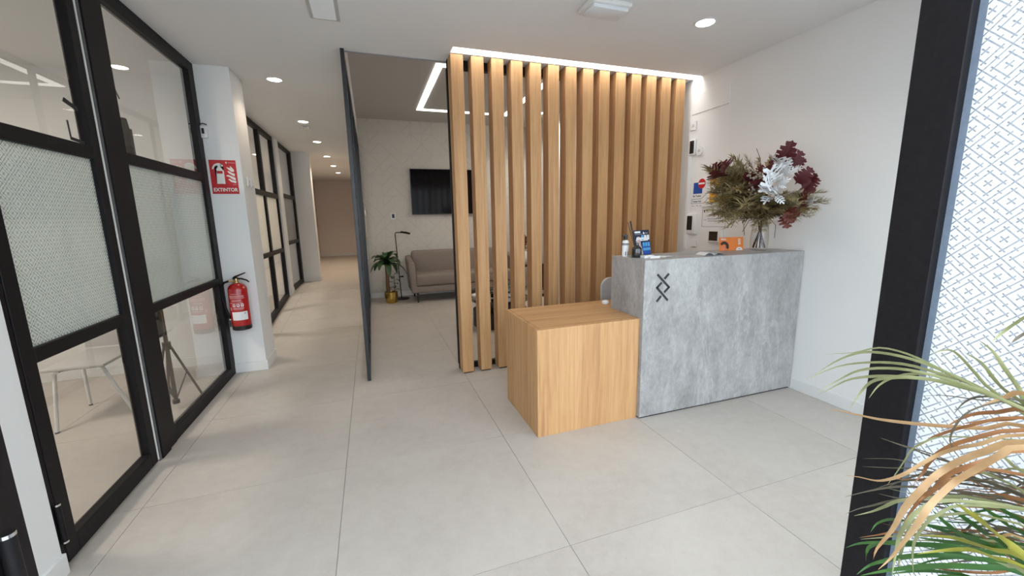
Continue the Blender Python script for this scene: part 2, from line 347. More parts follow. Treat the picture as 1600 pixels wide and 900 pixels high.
# floor: slab with grout and a tile for every metre
def rampz(y): return 0.2*min(1, max(0, (y-6.0)/2.0))
def floor_field(root, xs, ys, slope=False):
    shared = {}
    for i in range(len(xs)-1):
        for j in range(len(ys)-1):
            x0, x1, y0, y1 = xs[i]+0.0014, xs[i+1]-0.0014, ys[j]+0.0014, ys[j+1]-0.0014
            z0, z1 = (rampz(y0), rampz(y1)) if slope else (0, 0)
            key = (round(x1-x0, 3), round(y1-y0, 3), round(z1-z0, 3))
            if key not in shared:
                g = G().box(0, 0, -0.012, x1-x0, y1-y0, 0, top=(lambda y, a=z1-z0, b=y1-y0: a*y/b))
                shared[key] = finish(g, 'floor_tile', TILE, Vector((0, 0, 0)), 0)
            o = bpy.data.objects.new('floor_tile', shared[key]); COL.objects.link(o); o.parent = root
            o.location = Vector((x0, y0, z0)) - ORG[root.name]
def cuts(a, b, first):
    l = [a]; x = first
    while x < b - 0.02:
        if x > a + 0.02: l.append(x)
        x += 1.0
    return l + [b]
fl = struct('floor', G().box(-4.0, 0.60, -0.10, XR, YB, -0.0035), GROUT)
floor_field(fl, cuts(-4.0, XR, -3.247), cuts(0.60, 6.0, 0.443))
floor_field(fl, cuts(-0.115, XR, -0.247), cuts(6.0, YB, 5.443))
fr = struct('floor', G().box(-1.76, 6.0, -0.10, -0.116, 8.0, -0.004, top=lambda y: rampz(y)).box(-1.76, 8.0, 0.0, -0.116, 16.0, 0.196), GROUT)
floor_field(fr, cuts(-1.42, -0.116, -1.247), [6.0, 6.443, 7.443, 8.0], True)
floor_field(fr, cuts(-1.76, -0.116, -1.247), cuts(8.0, 16.0, 8.443), True)
fs = struct('floor', G().box(-4.0, 6.0, -0.10, -1.77, 9.5, -0.0035), GROUT)
floor_field(fs, cuts(-4.0, -1.77, -3.247), cuts(6.0, 9.5, 5.443))
# ceilings
SY0, SY1 = 3.525, 3.645
struct('ceiling', G().box(-4.0, YF+.01, CH, XR, SY0, 3.3).box(0.74, SY0, 3.06, XR, SY1, 3.3).box(-4.0, SY0, CH, 0.74, SY1, 3.3).box(-4.0, SY1, CH, XR, 3.85, 3.3).box(-4.0, 3.85, CH, -0.1, 16.1, 3.3), CEIL)
struct('ceiling', G().box(-0.1, 3.85, 3.26, XR, YB, 3.3), plain('taupe_lounge_ceiling', (0.52, 0.505, 0.49), 0.85, var=0.01))
# walls
struct('wall_right', G().box(XR, YF, 0, XR+0.12, YB+0.12, 3.3), WALL)
struct('wall_lounge', G().box(-0.115, YB, 0, XR, YB+0.12, 3.3), PAPER)
struct('wall_corridor_right', G().box(-0.13, YB+0.12, 0, 0.0, 16.1, CH), WALL)
BEIGE = plain('beige_corridor_paint', (0.80, 0.72, 0.67), 0.8, var=0.01)
struct('wall_back', G().box(-2.0, 16.0, 0.0, -0.13, 16.12, CH), BEIGE)
struct('wall_corridor_left', G().box(-1.88, 9.75, 0, -1.76, 16.0, CH), BEIGE)
struct('wall_pier', G().box(-4.0, 9.5, 0.0, -1.10, 9.75, CH), WALL)
struct('wall_pillar', G().box(-1.52, 7.87, 0, -1.405, 8.17, CH), WALL)
struct('wall_column', G().box(XL, 4.52, 0, -1.10, 4.92, CH), WALL)
struct('wall_room_divider', G().box(-4.0, 4.92, 0, XL-0.06, 5.02, CH), WALL)
struct('wall_room_divider', G().box(-4.0, 8.0, 0, -1.525, 8.1, CH), WALL)
struct('wall_left', G().box(-4.12, YF, 0, -4.0, 9.75, 3.3), WALL)
struct('wall_entrance_left', G().box(-1.56, YF+0.05, 0, -1.352, 2.062, CH), WALL)
struct('wall_facade', G().box(-4.0, YF-0.05, 2.62, XR+.12, YF+0.01, 3.3).box(-4.0, YF-0.05, 0, -1.42, YF+0.05, 2.62), WALL)
def board(name, *boxes):
    g = G()
    for b in boxes: g.box(*b, 0.002)
    struct(name, g, BASEB)
BH = 0.095
board('baseboard_right', (XR-0.014, YF+0.1, 0, XR, 2.305, BH), (XR-0.014, 3.86, 0, XR, YB-.014, BH))
board('baseboard_lounge', (-0.09, YB-0.014, 0, XR, YB, BH))
board('baseboard_column', (XL+.012, 4.506, 0, -1.086, 4.52, BH), (-1.10, 4.52, 0, -1.086, 4.92, BH))
board('baseboard_entrance_left', (-1.352, 0.76, 0, -1.336, 2.062, BH))
board('baseboard_room', (-4.0, 4.906, 0, XL-0.06, 4.92, BH))
board('baseboard_pier', (-1.42, 9.486, .2, -1.10, 9.5, .2+BH), (-1.10, 9.486, .2, -1.086, 9.75, .2+BH))
board('baseboard_pillar', (-1.40, 7.88, .19, -1.392, 8.16, .2+BH))
board('baseboard_back', (-1.76, 15.986, .2, -0.13, 16.0, .2+BH), (-1.76, 9.76, .2, -1.746, 15.98, .2+BH), (-0.144, 8.2, .2, -0.13, 15.98, .2+BH))
# ---- glazed partitions (all lie in a plane of constant x)
def rail(g, x0, x1, y0, y1, z0, z1): g.box(x0, y0, z0, x1, y1, z1, 0.003)
def pane(root, name, mat, xc, y0, y1, z0, z1, label=None, t=0.006):
    return part(name, G().box(xc-t/2, y0, z0, xc+t/2, y1, z1), mat, root, label=label)
def lite(root, name, x0, x1, y0, y1, z0, z1): return part(name, G().box(x0, y0, z0, x1, y1, z1, 0.003), BLACK, root)
# left entrance-room door
d = thing('door_1', 'black framed glass door with patterned middle pane at the left, nearest the entrance', 'glass door', (-1.385, 2.5, 0), kind='structure')
lite(d, 'stile', -1.41, -1.36, 2.105, 2.178, 0.015, 2.76); lite(d, 'stile', -1.41, -1.36, 2.838, 2.905, 0.015, 2.76)
for z0, z1 in ((0.015, 0.105), (0.912, 0.975), (1.822, 1.888), (2.69, 2.76)): lite(d, 'rail', -1.41, -1.36, 2.178, 2.838, z0, z1)
pane(d, 'glass_pane', GLASS, -1.385, 2.17, 2.845, 0.10, 0.917); pane(d, 'frosted_pane', FILMD, -1.385, 2.17, 2.845, 0.97, 1.827, 'frosted pane printed with a lattice of lines and small crosses'); pane(d, 'glass_pane', GLASS, -1.385, 2.17, 2.845, 1.883, 2.695)
lg = G()
lg.prism([(0, 0), (0.014, 0.022), (0.108, -0.002), (0.108, -0.026)], (-1.3815, 2.708, 2.078), (0, 1, 0), (0, 0, 1), 0.001)
lg.prism([(0, 0), (0.012, 0), (0.016, -0.094), (0.004, -0.094)], (-1.3815, 2.710, 1.992), (0, 1, 0), (0, 0, 1), 0.001)
lg.prism([(0.016, -0.078), (0.115, -0.084), (0.115, -0.100), (0.016, -0.0945)], (-1.3815, 2.710, 1.992), (0, 1, 0), (0, 0, 1), 0.001)
part('vinyl_emblem', lg, INK, d, label='black vinyl strokes of an emblem on the glass')
h = part('hinge', G().cyl((-1.352, 2.095, 0.13), (-1.352, 2.095, 0.30), 0.011), BLACK, d, smooth=40)
part('hinge_cap', G().cyl((-1.352, 2.095, 0.122), (-1.352, 2.095, 0.13), 0.012).cyl((-1.352, 2.095, 0.30), (-1.352, 2.095, 0.308), 0.012), CHROME, h, smooth=40, label='chrome hinge rings')
f1 = thing('window_1', 'fixed black framed glass panel between the glass door and the white column', 'glass partition', (-1.385, 3.5, 0), kind='structure')
lite(f1, 'jamb', -1.44, -1.362, 2.064, 2.102, 0.0, CH); lite(f1, 'header', -1.44, -1.365, 2.10, 2.955, 2.77, CH)
part('edge_strip', G().box(-1.41, 2.911, 0.02, -1.361, 2.924, 2.76), BASEB, f1, label='pale strip in the door gap')
part('gasket', G().box(-1.42, 2.938, 0.0, -1.362, 2.958, CH, 0.002), GASKET, f1, label='grey rubber strip')
lite(f1, 'post', -1.44, -1.355, 2.96, 3.07, 0.0, CH); lite(f1, 'post', -1.43, -1.365, 3.074, 3.18, 0.0, CH); lite(f1, 'post', -1.43, -1.37, 4.40, 4.515, 0.0, CH)
for z0, z1 in ((0.0, 0.085), (0.905, 0.965), (1.842, 1.91), (2.765, CH)): lite(f1, 'rail', -1.43, -1.37, 3.18, 4.40, z0, z1)
pane(f1, 'glass_pane', GLASS, -1.395, 3.175, 4.405, 0.08, 0.91); pane(f1, 'frosted_pane', FILMD, -1.395, 3.175, 4.405, 0.96, 1.847, 'frosted pane printed with a lattice of lines and small crosses'); pane(f1, 'glass_pane', GLASS, -1.395, 3.175, 4.405, 1.905, 2.77)
# corridor partitions
f2 = thing('window_2', 'glass partition of two black framed columns behind the white column in the corridor', 'glass partition', (-1.45, 6.4, 0), kind='structure')
for y0, y1 in ((4.93, 5.0), (5.90, 6.0), (6.93, 7.02), (7.80, 7.865)): lite(f2, 'post', -1.49, -1.43, y0, y1, 0.0, CH)
for z0, z1 in ((0.0, 0.28), (0.965, 1.03), (1.85, 1.925), (2.78, CH)):
    for y0, y1 in ((5.0, 5.90), (6.0, 6.93), (7.02, 7.80)):
        if z0 == 0.0: part('rail', G().box(-1.49, y0, 0.0, -1.43, y1, 0.07, top=lambda y: rampz(y)), BLACK, f2)
        else: lite(f2, 'rail', -1.49, -1.43, y0, y1, z0, z1)
for y0, y1 in ((5.0, 5.90), (6.0, 6.93), (7.02, 7.80)):
    pane(f2, 'glass_pane', GLASS, -1.46, y0, y1, 0.05, 0.965); pane(f2, 'frosted_pane', FROST, -1.46, y0, y1, 1.03, 1.85, 'cream frosted pane'); pane(f2, 'glass_pane', GLASS, -1.46, y0, y1, 1.925, 2.78)
f3 = thing('window_3', 'single column grey glass partition farther down the corridor before the pier', 'glass partition', (-1.45, 8.8, 0.19), kind='structure')
for y0, y1 in ((8.175, 8.22), (9.33, 9.395)): lite(f3, 'post', -1.48, -1.42, y0, y1, 0.2, CH)
for z0, z1 in ((0.2, 0.28), (1.05, 1.115), (1.90, 1.97), (2.79, CH)): lite(f3, 'rail', -1.48, -1.42, 8.22, 9.33, z0, z1)
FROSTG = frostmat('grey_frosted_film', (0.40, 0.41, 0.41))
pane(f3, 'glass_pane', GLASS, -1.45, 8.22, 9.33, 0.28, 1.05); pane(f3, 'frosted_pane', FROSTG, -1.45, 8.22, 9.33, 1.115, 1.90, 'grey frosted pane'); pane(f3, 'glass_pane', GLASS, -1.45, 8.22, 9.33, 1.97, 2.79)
struct('trim_1', G().box(-1.50, 9.396, 0.0, -1.42, 9.485, CH), BLACK)
# lounge side partition seen edge on
f4 = thing('window_4', 'black framed glass partition seen edge on between corridor ramp and waiting lounge', 'glass partition', (-0.115, 6.0, 0), kind='structure')
for y0, y1 in ((3.80, 3.86), (4.84, 4.89), (5.88, 5.93), (6.92, 6.97), (7.98, 8.04)):
    part('post', G().box(-0.13, y0, 0.0 if y0 < 6 else 0.0, -0.10, y1, CH, 0.002), ANTHR, f4)
for y0, y1 in ((3.86, 4.84), (4.89, 5.88), (5.93, 6.92), (6.97, 7.98)):
    for z0, z1 in ((0.0, 0.06), (2.79, CH)): part('rail', G().box(-0.13, y0, z0, -0.10, y1, z1, 0.002), ANTHR, f4)
    pane(f4, 'glass_pane', GLASS, -0.115, y0, y1, 0.06, 2.79)
part('pull_handle', G().tube([(-0.098, 7.80, 1.75), (-0.075, 7.80, 1.75), (-0.075, 7.80, 0.75), (-0.098, 7.80, 0.75)], 0.008), CHROME, f4, smooth=40, label='slim metal pull handle')
struct('shadow_line', G().box(-0.10, 3.851, 2.842, 0.755, 3.862, 2.85), GREYINK)  # thin grey strip drawn in place of the shadow line at the ceiling step
# entrance: right glazed leaf, left jamb
PX = 1.25
e5 = thing('window_5', 'entrance glass panel with black post and frosted cross lattice film at the right edge', 'glass panel', (PX, 0.2, 0), kind='structure')
part('post', G().box(PX-0.02, 0.568, 0.0, PX+0.06, 0.66, 2.62, 0.002).box(PX-0.003, 0.6195, 0.0, PX-0.0202, 0.6215, 2.62).box(PX-0.003, 0.585, 0.0, PX-0.0202, 0.5865, 2.62), BLACK, e5, label='wide black metal post')
part('spacer', G().box(PX+0.005, 0.555, 0.1, PX+0.02, 0.569, 2.55), SPACER, e5, label='blue grey glazing spacer')
part('frosted_pane', G().box(PX+0.006, -0.55, 0.10, PX+0.014, 0.556, 2.55), FILM, e5, label='frosted pane printed with a lattice of lines and small crosses')
for z0, z1 in ((0.0, 0.10), (2.55, 2.62)): part('rail', G().box(PX-0.02, -0.62, z0, PX+0.06, 0.568, z1, 0.002), BLACK, e5)
part('post', G().box(PX-0.02, -0.70, 0, PX+0.06, -0.62, 2.62, 0.002), BLACK, e5)
w6 = thing('window_6', 'street side shop window hidden behind the black entrance post', 'shop window', (2.3, YF, 0), kind='structure')
for x0, x1 in ((PX+0.062, PX+0.11), (2.26, 2.31), (XR-0.05, XR)): part('post', G().box(x0, YF-0.04, 0, x1, YF+0.01, 2.62, 0.002), BLACK, w6)
for z0, z1 in ((0, 0.08), (2.55, 2.62)):
    for x0, x1 in ((PX+0.11, 2.26), (2.31, XR-0.05)): part('rail', G().box(x0, YF-0.04, z0, x1, YF+0.01, z1, 0.002), BLACK, w6)
for x0, x1 in ((PX+0.11, 2.26), (2.31, XR-0.05)): part('glass_pane', G().box(x0, YF-0.018, 0.08, x1, YF-0.012, 2.55), GLASS, w6)
d2 = thing('door_2', 'black entrance door jamb with barrel hinge at the lower left corner', 'door frame', (-0.5, 0.65, 0), kind='structure')
part('jamb', G().box(-0.60, 0.605, 0, -0.487, 0.70, 2.62, 0.002), BLACK, d2)
part('glass_pane', G().box(-1.42, 0.645, 0.08, -0.60, 0.651, 2.55), GLASS, d2)
for z0, z1 in ((0, 0.08), (2.55, 2.62)): part('rail', G().box(-1.42, 0.62, z0, -0.60, 0.68, z1, 0.002), BLACK, d2)
h = part('hinge', G().cyl((-0.478, 0.655, 0.94), (-0.478, 0.655, 1.080), 0.0088), BLACK, d2, smooth=40)
part('hinge_cap', G().cyl((-0.478, 0.655, 1.080), (-0.478, 0.655, 1.085), 0.0092), CHROME, h, smooth=40, label='chrome hinge ring')

# ------------------------------------------------------------------ ceiling fittings
def downlight(x, y, label, group, watts, z=CH, cone=130, tint=(1.0, 0.80, 0.60)):
    t = thing('downlight', label, 'ceiling light', (x, y, z), group=group)
    part('trim_ring', G().lathe([(0.078, z), (0.078, z-0.004), (0.066, z-0.006), (0.062, z-0.002)], x, y), WPLAST, t, smooth=40)
    part('lamp_disc', G().cyl((x, y, z-0.003), (x, y, z-0.0005), 0.062, n=28), LAMP_W, t, label='glowing disc')
    l = bpy.data.lights.new('downlight_beam', 'SPOT'); l.energy = watts; l.color = tint; l.spot_size = math.radians(cone); l.spot_blend = 0.6; l.shadow_soft_size = 0.06
    lo = bpy.data.objects.new('downlight_beam', l); COL.objects.link(lo); lo.parent = t; lo.location = (0, 0, -0.02)
GL_ = 'round downlights along the corridor ceiling'
for y, lab in ((4.775, 'round recessed downlight nearest the entrance, beside the white column'), (6.605, 'round recessed downlight just before the small ceiling sensor in the corridor'),
               (8.18, 'round recessed downlight just beyond the small ceiling sensor in the corridor'), (9.95, 'round recessed downlight third from the far end of the corridor'),
               (11.6, 'round recessed downlight second from the far end of the corridor'), (13.25, 'round recessed downlight at the far end of the corridor')):
    downlight(-0.785, y, lab, GL_, DOWN_W*(4.0 if y > 9 else 1.0))
for x_, y_, lab in ((2.95, 5.0, 'added round downlight in the lounge ceiling, unseen behind the slats, nearer the slats'), (2.95, 6.9, 'added round downlight in the lounge ceiling, unseen behind the slats, nearer the television wall')): downlight(x_, y_, lab, None, 82.0, 3.26, 150, (1.0, 0.91, 0.80))  # two extra downlights, out of view, added to brighten the lounge
downlight(2.415, 2.588, 'round recessed downlight in the white ceiling above the reception counter', 'round downlights over the reception', DOWN_W)
# LED slot above the slats
t = thing('linear_light', 'long white light strip recessed in the ceiling slot in front of the wooden slats', 'ceiling light', (2.0, 3.585, 3.06))
part('profile', G().box(0.745, SY0+0.004, 3.045, XR-0.004, SY1-0.004, 3.06), WPLAST, t); part('diffuser', G().box(0.75, SY0+0.008, 3.03, XR-0.006, SY1-0.008, 3.045), LED, t, label='glowing white diffuser')
# LED square ring in the lounge ceiling
t = thing('square_ring_light', 'square outline of white light strip on the lounge ceiling', 'ceiling light', (1.64, 6.15, 3.26))
X0, X1, Y0, Y1, ww = 0.86, 2.43, 5.08, 7.22, 0.085
for b in ((X0, Y0, X1, Y0+ww), (X0, Y1-ww, X1, Y1), (X0, Y0+ww, X0+ww, Y1-ww), (X1-ww, Y0+ww, X1, Y1-ww)):
    part('light_bar', G().box(b[0], b[1], 3.248, b[2], b[3], 3.26), LEDR, t)
# vent
t = thing('air_vent', 'white slatted air grille in the ceiling at the top edge', 'air vent', (-0.19, 3.0, CH))
g = G().box(-0.285, 2.70, CH-0.006, -0.262, 3.32, CH).box(-0.118, 2.70, CH-0.006, -0.095, 3.32, CH).box(-0.262, 3.295, CH-0.006, -0.118, 3.32, CH).box(-0.262, 2.70, CH-0.006, -0.118, 2.72, CH)
part('grille_frame', g, GPLAST, t)
for k in range(22):
    y = 2.725+k*0.026
    part('slat', G().prism([(0, 0), (0.018, -0.012), (0.019, -0.010), (0.001, 0.002)], (-0.262, y, CH-0.002), (0, 1, 0), (0, 0, 1), 0.144), WPLAST, t)
t = thing('emergency_light', 'white box shaped emergency light on the ceiling at the top edge', 'emergency light', (1.58, 2.61, CH))
part('housing', G().box(1.43, 2.50, CH-0.03, 1.73, 2.70, CH, 0.008, 2), WPLAST, t, smooth=40); part('diffuser', G().box(1.45, 2.515, CH-0.055, 1.71, 2.66, CH-0.03, 0.006, 2), plain('milky_diffuser', (0.74, 0.77, 0.80), 0.3, var=0.02), t, smooth=40)
t = thing('ceiling_sensor', 'small beige box sensor on the corridor ceiling beside a downlight', 'sensor', (-0.80, 6.95, CH))
part('housing', G().box(-0.855, 6.88, CH-0.03, -0.745, 7.0, CH, 0.006), WPLAST, t); part('lens', G().box(-0.83, 6.873, CH-0.026, -0.77, 6.88, CH-0.006), GPLAST, t)

# ------------------------------------------------------------------ slat screen
t = thing('slat_screen', 'tall screen of honey oak vertical slats behind the reception', 'room divider', (2.0, 3.72, 0))
slat0 = None; foot0 = None
g = G().box(-0.055, -0.066, 0.012, 0.055, 0.066, CH-0.004, 0.0025)
me = finish(g, 'slat', OAKZ, Vector((0, 0, 0)), 0)
mf = finish(G().box(-0.045, -0.055, 0.0, 0.045, 0.055, 0.012), 'foot', DKBROWN, Vector((0, 0, 0)), 0)
for i in range(14):
    x = 0.793+0.1805*i
    s = bpy.data.objects.new('slat', me); COL.objects.link(s); s.parent = t; s.location = (x-2.0, 3.714-3.72, 0)
    f = bpy.data.objects.new('foot', mf); COL.objects.link(f); f.parent = s
part('top_rail', G().box(0.735, 3.785, 2.775, XR-0.003, 3.835, 2.848, 0.002), BLACK, t, label='black metal top rail')
part('bottom_rail', G().box(0.735, 3.785, 0.0, XR-0.016, 3.835, 0.05, 0.002), BLACK, t, label='black metal bottom rail')
part('side_post', G().box(0.728, 3.787, 0.05, 0.745, 3.833, 2.775, 0.002), BLACK, t, label='black metal end post')

# ------------------------------------------------------------------ reception
cx0, cx1, cy0, cy1, cz = 1.757, XR-0.006, 2.307, 2.713, 1.168
t = thing('reception_counter', 'tall grey concrete look reception counter with black woven emblem', 'reception counter', (2.5, 2.5, 0))
part('front_panel', G().box(cx0, cy0, 0.012, cx1, cy0+0.03, cz, 0.0015), CONC, t)
part('side_panel', G().box(cx0, cy0+0.0305, 0.012, cx0+0.03, cy1, cz, 0.0015), CONC, t)
part('countertop', G().box(cx0+0.0305, cy0+0.0305, cz-0.03, cx1, cy1, cz, 0.0015), CONC, t)
part('back_panel', G().box(cx0+0.0305, cy1-0.03, 0.012, cx1, cy1-0.002, cz-0.031), CONC, t)
part('plinth', G().box(cx0+0.01, cy0+0.01, 0, cx1-0.01, cy1-0.03, 0.012), BLACK, t)
U = 0.0525
def stroke(g, pts, w=0.0165, depth=0.004):
    # polyline band with square ends in the plane y = cy0
    for a, b in zip(pts[:-1], pts[1:]):
        a, b = Vector((a[0], a[1])), Vector((b[0], b[1])); dd = (b-a).normalized(); nn = Vector((-dd.y, dd.x))*w/2; e = dd*w/2
        g.prism([tuple(a-nn-e*.6), tuple(b-nn+e*.6), tuple(b+nn+e*.6), tuple(a+nn-e*.6)], (0, cy0, 0), (1, 0, 0), (0, 0, 1), depth)
em = G()
def ep(*pts): return [(lambda v: (v.x, v.z))(atY(1000+x/12.857, 410+y/12.857, cy0)) for x, y in pts]
for pts in (((358, 252), (578, 497), (490, 592)), ((570, 236), (500, 318)), ((425, 415), (338, 508), (545, 752)), ((413, 682), (338, 778))): stroke(em, ep(*pts), 0.0145)
part('emblem', em, INK, t, label='black emblem of two interlaced zigzag strokes')
t = thing('reception_desk', 'low oak box desk joined to the left of the grey counter', 'reception desk', (1.37, 2.66, 0))
bx0, bx1, by0, by1, bz = 0.968, 1.755, 2.338, 2.985, 0.755
part('front_panel', G().box(bx0+0.001, by0, 0.0, bx1+0.012, by0+0.025, bz-0.0255, 0.001) if False else G().box(bx0, by0, 0.0, bx1, by0+0.025, bz-0.002, 0.001), OAKZ, t)
part('side_panel', G().box(bx0, by0+0.0255, 0.0, bx0+0.025, by1, bz-0.002, 0.001), OAKZ, t)
part('desktop', G().box(bx0+0.0255, by0+0.0255, bz-0.03, bx1, by1, bz, 0.001).box(bx1, cy1+0.002, bz-0.03, XR-0.006, by1, bz), OAKX, t)
part('back_leg', G().box(bx1-0.03, by1-0.05, 0, bx1, by1-0.02, bz-0.031), OAKZ, t)
part('back_leg', G().box(XR-.06, by1-0.05, 0, XR-.03, by1-0.02, bz-0.031), OAKZ, t)
solo('computer_mouse', G().lathe([(0.028, 0.7555), (0.033, 0.765), (0.028, 0.778), (0.012, 0.784)], 1.80, 2.86, 16), WPLAST, 'small white computer mouse on the desk behind the counter', 'mouse', smooth=60)
# office chair
t = thing('office_chair', 'pale grey rounded back office chair behind the counter', 'chair', (2.22, 3.24, 0))
rr_ = []
for cx_, cz_, a0 in ((2.36, 0.82, 0), (2.065, 0.82, 90), (2.03, 0.55, 180), (2.39, 0.55, 270)):
    rr_ += [(cx_+(0.09 if cz_ > .6 else .05)*math.cos(math.radians(a0+15*k)), cz_+(0.09 if cz_ > .6 else .05)*math.sin(math.radians(a0+15*k))) for k in range(7)]
g = G().prism(rr_, (0, 3.232, 0), (1, 0, 0), (0, 0, 1), 0.032)
part('backrest', g, GPLAST, t, smooth=50)
part('seat', G().box(1.99, 2.995, 0.44, 2.44, 3.44, 0.50, 0.02, 2), GPLAST, t, smooth=50)
part('column', G().cyl((2.215, 3.21, 0.08), (2.215, 3.21, 0.44), 0.025), CHROME, t, smooth=40)
for k in range(5):
    a = 2*math.pi*k/5+0.3; bs = part('leg', G().tube([(2.215, 3.21, 0.09), (2.215+0.26*math.cos(a), 3.21+0.26*math.sin(a), 0.06)], [0.022, 0.014], 8), BPLAST, t, smooth=40)
    c = Vector((2.215+0.26*math.cos(a), 3.21+0.26*math.sin(a), 0.025))
    part('caster', G().cyl(c+Vector((-0.012, 0, 0)), c+Vector((0.012, 0, 0)), 0.025, n=14), BPLAST, bs, smooth=40)

# ------------------------------------------------------------------ things on the counter
CT = cz+0.0005
t = thing('spray_bottle', 'white spray bottle with dark cap at the left end of the counter', 'bottle', (1.775+0.03, 2.60, CT))
bxx, byy = 1.805, 2.61
part('body', G().lathe([(0.024, CT), (0.025, CT+0.01), (0.025, CT+0.105), (0.021, CT+0.118), (0.012, CT+0.125)], bxx, byy, 20), WPLAST, t, smooth=50)
part('label_band', G().lathe([(0.0254, CT+0.085), (0.0256, CT+0.10), (0.0254, CT+0.102)], bxx, byy, 20, False), GREYINK, t, label='grey band of small print')
for k in (-1, 1): part('label_mark', G().box(bxx-0.006+k*0.010, byy-0.0258, CT+0.010, bxx+k*0.010-0.001, byy-0.0245, CT+0.04), INK, t)
part('cap', G().lathe([(0.014, CT+0.125), (0.014, CT+0.145), (0.017, CT+0.148), (0.016, CT+0.162), (0.008, CT+0.166)], bxx, byy, 16).box(bxx-0.030, byy-0.007, CT+0.150, bxx, byy+0.007, CT+0.162), BPLAST, t, smooth=40, label='dark brown cap')
t = thing('reed_diffuser', 'dark glass bottle with black reed sticks beside the spray bottle', 'diffuser', (1.835, 2.52, CT))
dx, dy = 1.838, 2.515
part('bottle', G().lathe([(0.036, CT), (0.038, CT+0.004), (0.038, CT+0.060), (0.034, CT+0.072), (0.018, CT+0.084), (0.014, CT+0.09), (0.014, CT+0.103), (0.017, CT+0.105), (0.017, CT+0.11)], dx, dy, 24), SMOKE, t, smooth=40)
for k in range(6): part('reed', G().cyl((dx+random.uniform(-.004, .008), dy+random.uniform(-.006, .006), CT+0.02), (dx-0.052+random.uniform(-.012, .010), dy+0.03+random.uniform(-.02, .02), CT+0.265+random.uniform(-.01, .01)), 0.0021, n=6), INK, t)
# promotional card
t = thing('promo_card', 'blue and navy standing promotional card with small photos behind the diffuser', 'card', (2.0, 2.66, CT))
q0 = Vector((1.895, 2.60, CT)); ux = Vector((0.95, 0.30, 0)).normalized(); uy = Vector((-0.05, 0.14, 0.99)).normalized(); uy = (uy-ux*uy.dot(ux)).normalized(); nf = ux.cross(uy)
def onc(root, name, poly, mat, lift, label=None): return part(name, G().prism(poly, q0+nf*lift, ux, uy, 0.0006), mat, root, label=label)
def rc(x0, y0, x1, y1): return [(x0, y0), (x1, y0), (x1, y1), (x0, y1)]
onc(t, 'card_board', rc(0, 0, 0.195, 0.195), NAVY, -0.0035); part('easel', G().prism([(0.02, 0.0), (0.17, 0.0), (0.17, 0.14), (0.02, 0.14)], q0-nf*0.006+Vector((-0.01, 0.035, 0)), ux, (uy-nf*-0.35).normalized(), 0.002), PAPERW, t)
onc(t, 'photo_strip', [(0.025, 0.004), (0.095, 0.004), (0.075, 0.085), (0.065, 0.145), (0.03, 0.145)], SKIN, 0.0, 'faded pink photo of people')
onc(t, 'blue_field', [(0.10, 0.004), (0.19, 0.004), (0.19, 0.10), (0.095, 0.10), (0.08, 0.06)], BLUE, 0.0006, 'blue field'); onc(t, 'light_band', rc(0.095, 0.035, 0.188, 0.055), LBLUE, 0.0013, 'light blue band')
for k in range(3):
    onc(t, 'picture', rc(0.085+0.036*k, 0.118, 0.113+0.036*k, 0.155), LBLUE if k == 0 else PAPERW, 0.0006); onc(t, 'picture', rc(0.095+0.031*k, 0.068, 0.118+0.031*k, 0.098), LBLUE, 0.0016)
onc(t, 'headline', rc(0.008, 0.172, 0.078, 0.186), PAPERW, 0.0006, 'white headline block'); onc(t, 'headline', rc(0.008, 0.160, 0.10, 0.166), GREYINK, 0.0006)
onc(t, 'headline', [(0.112, 0.165), (0.122, 0.16), (0.13, 0.168), (0.122, 0.178), (0.112, 0.178)], PAPERW, 0.0006); onc(t, 'headline', rc(0.133, 0.165, 0.17, 0.174), GREYINK, 0.0006)
t = thing('name_card_stack', 'low pile of white cards in front of the diffuser', 'cards', (1.90, 2.43, CT))
part('card_block', G().box(1.842, 2.425, CT, 1.925, 2.475, CT+0.018, 0.001), PAPERW, t); part('top_card', G().box(1.80, 2.46, CT+0.0185, 1.892, 2.512, CT+0.0195) if False else G().box(1.872, 2.40, CT, 1.955, 2.424, CT+0.014), PAPERW, t)
def booklet(name, label, x, y, w, dep, curl, rot, cover):
    t = thing(name, label, 'leaflet', (x, y, CT), rot)
    for k, (sg, hh) in enumerate(((-1, curl), (1, curl*0.7))):
        pts = [(sg*w*i/8, -dep/2, 0.002+hh*math.sin(math.pi*min(1, i/8*1.05))*0.9 + 0.0005*k) for i in range(9)]
        g = G(); rows = []
        for p in pts: rows.append((g.bm.verts.new(p), g.bm.verts.new((p[0], dep/2, p[2])), g.bm.verts.new((p[0], dep/2, p[2]-0.0015)), g.bm.verts.new((p[0], -dep/2, p[2]-0.0015))))
        for a, b in zip(rows[:-1], rows[1:]):
            for i in range(4): g.bm.faces.new((a[i], a[(i+1) % 4], b[(i+1) % 4], b[i]))
        g.bm.faces.new(rows[0]); g.bm.faces.new(rows[-1][::-1]); part('page', g, PAPERW if k == 0 else cover, t, local=True, smooth=40)
    part('cover', G().box(-w, -dep/2, 0, w, dep/2, 0.0012), cover, t, local=True, label='printed cover')
booklet('leaflet', 'thin folded leaflet lying beside the white cards on the counter', 2.07, 2.47, 0.09, 0.08, 0.004, 0.25, PAPERG)
booklet('leaflet', 'open curled leaflet lying in front of the orange card', 2.42, 2.41, 0.088, 0.10, 0.022, -0.1, PAPERG)
